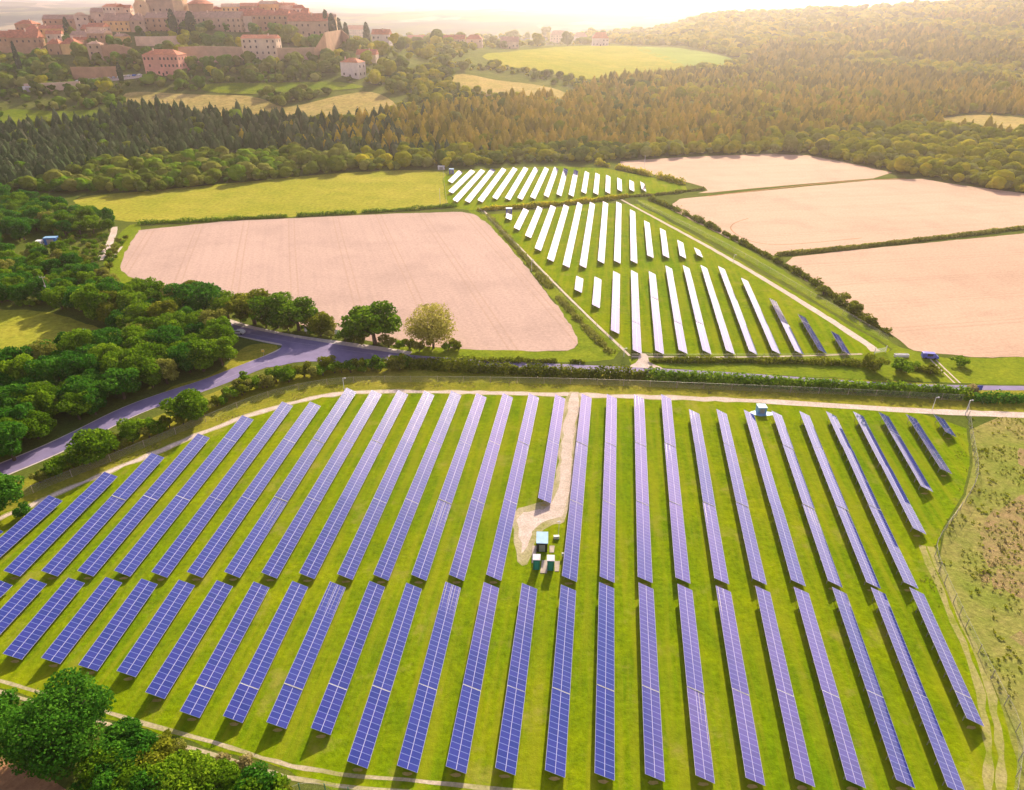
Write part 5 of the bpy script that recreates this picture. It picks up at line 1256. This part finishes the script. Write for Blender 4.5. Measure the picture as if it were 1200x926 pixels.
# cypresses and garden trees in the town: (u, v base, v top, width px)
CYP = []
for s in range(2):
    V_, F_, T_ = conifer_arrays(70+s, 10, 3.4, 420, 0.8, 0.02); V_[:, 2] = V_[:, 2]; 
    rsy = np.random.RandomState(s); n = 520; t = rsy.uniform(0, 1, n); rad = 1.25*np.sin(np.pi*np.clip(t*0.86+0.12, 0, 1))**0.7; an = rsy.uniform(0, 6.28, n)
    C = np.stack([rad*np.cos(an), rad*np.sin(an), t*10], 1); V_, F_, T_ = cards(rsy, C, np.stack([np.cos(an), np.sin(an), an*0+0.2], 1), 0.9, 0.3, 0.5, 0.3)
    CYP.append(np_mesh('crown', V_, F_, M['cypress'], T_))
CT = MB().bar((0, 0, -1), (0, 0, 4), 0.25, 6, 0.1).mesh('trunk', M['dark_bark'])
for j, (u, vb, vt, w, lb, yy) in enumerate([(205,40,15,9,'left of the two tall cypresses under the church',None),(226,40,17,12,'right of the two tall cypresses under the church',None),(82,46,24,7,'single cypress among the houses on the left of the town',None),
   (170,50,38,6,'small cypress in front of the big brown palace',None),(27,92,54,6,'thin dark cypress in the trees at the far left',None),(407,54,30,7,'dark cypress against the bastion wall',None),(431,54,30,8,'single cypress between the cream and the white villa',None),
   (384,44,16,8,'cypress at the upper end of the bastion slope',None),(391,46,20,9,'second cypress down the bastion slope',None),(399,50,25,8,'third cypress down the bastion slope',None),(143,96,76,6,'slim dark tree at the right end of the parked cars',None)]):
    p = at(u, vb); 
    if p.y > 1100: p = at(u, vb, y=930)
    s = px_m(p); e = empty('cypress', p); h = (vb-vt)/s/10; wd = w/s/2.6; e.scale = (wd, wd, h); props(e, lb, 'tree')
    make_obj('trunk', CT, e); make_obj('crown', CYP[j % 2], e)
i = 0
for (u, vb, w) in [(random.Random(k*7).uniform(58, 385), random.Random(k*7+1).uniform(36, 58), random.Random(k*7+2).uniform(8, 15)) for k in range(34)]+[(5,80,18),(18,78,16),(12,92,20),(35,85,18),(48,90,20),(52,72,16),(62,84,16),(70,92,20),(44,70,14),(97,72,24),(94,80,14),(80,88,14),(60,98,14),(30,98,16),(10,105,22),(50,104,18),(75,95,16),
   (131,54,14),(140,56,12),(150,56,12),(216,54,16),(232,55,20),(245,56,18),(257,57,20),(270,56,14),(282,56,14),(160,74,18),(172,70,16),(188,64,14),(200,66,20),(215,68,18),(228,66,16),
   (300,42,16),(325,45,20),(338,52,26),(350,56,18),(358,58,16),(373,60,22),(236,40,14),(345,80,20),(322,80,14),(225,82,18),(245,82,18),(265,82,20),(288,92,12),(250,90,14),(215,100,20),(235,104,16),(110,106,16),(100,112,16),(125,112,20),(118,122,16),(105,128,14),(130,128,18),(90,120,14),
   (415,62,18),(448,66,20),(470,60,18),(478,56,14),(385,78,20),(400,72,16),(420,84,16),(430,76,18),(512,55,22),(560,50,12),(600,50,16),(630,54,16),(665,54,18),(680,48,12),(640,44,14),(462,52,14),(490,62,16),(500,70,16),(525,96,18),(455,90,24),(472,84,20),(440,100,20),(460,108,18)]:
    p = at(u, vb)
    if p.y > 1600 and u < 560: p = at(u, vb, y=930)
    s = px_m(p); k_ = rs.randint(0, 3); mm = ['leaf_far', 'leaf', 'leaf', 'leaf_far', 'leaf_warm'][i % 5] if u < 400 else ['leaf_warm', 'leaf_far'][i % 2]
    e = empty('garden_tree', p, random.uniform(0, 6)); q = w/s/9.0; e.scale = (q, q, q*0.95)
    tn = {'leaf_far': 'mid green', 'leaf': 'fresh green', 'leaf_warm': 'yellow green'}[mm]; rg = 'on the left slope of the town' if u < 140 else ('among the walls of the hill town' if u < 395 else 'between the villas right of the town')
    props(e, 'rounded %s garden tree %s' % (tn, rg), 'tree', '%s garden trees %s' % (tn, rg)); make_obj('trunk', far_me[(mm, k_)][1], e); make_obj('crown', far_me[(mm, k_)][0], e); i += 1

# ------------------------------------------------------------------ air
def haze():
    m, n, out = nt('haze air'); v = n.nodes.new('ShaderNodeVolumePrincipled'); v.inputs['Color'].default_value = (1.0, 0.92, 0.86, 1)
    v.inputs['Density'].default_value = 0.00014; v.inputs['Anisotropy'].default_value = 0.82; n.links.new(v.outputs[0], out.inputs['Volume'])
    o = MB().box(-17500, 17500, -520, 12050, -3, 330).obj('haze', m); return props(o, kind='stuff')
haze()
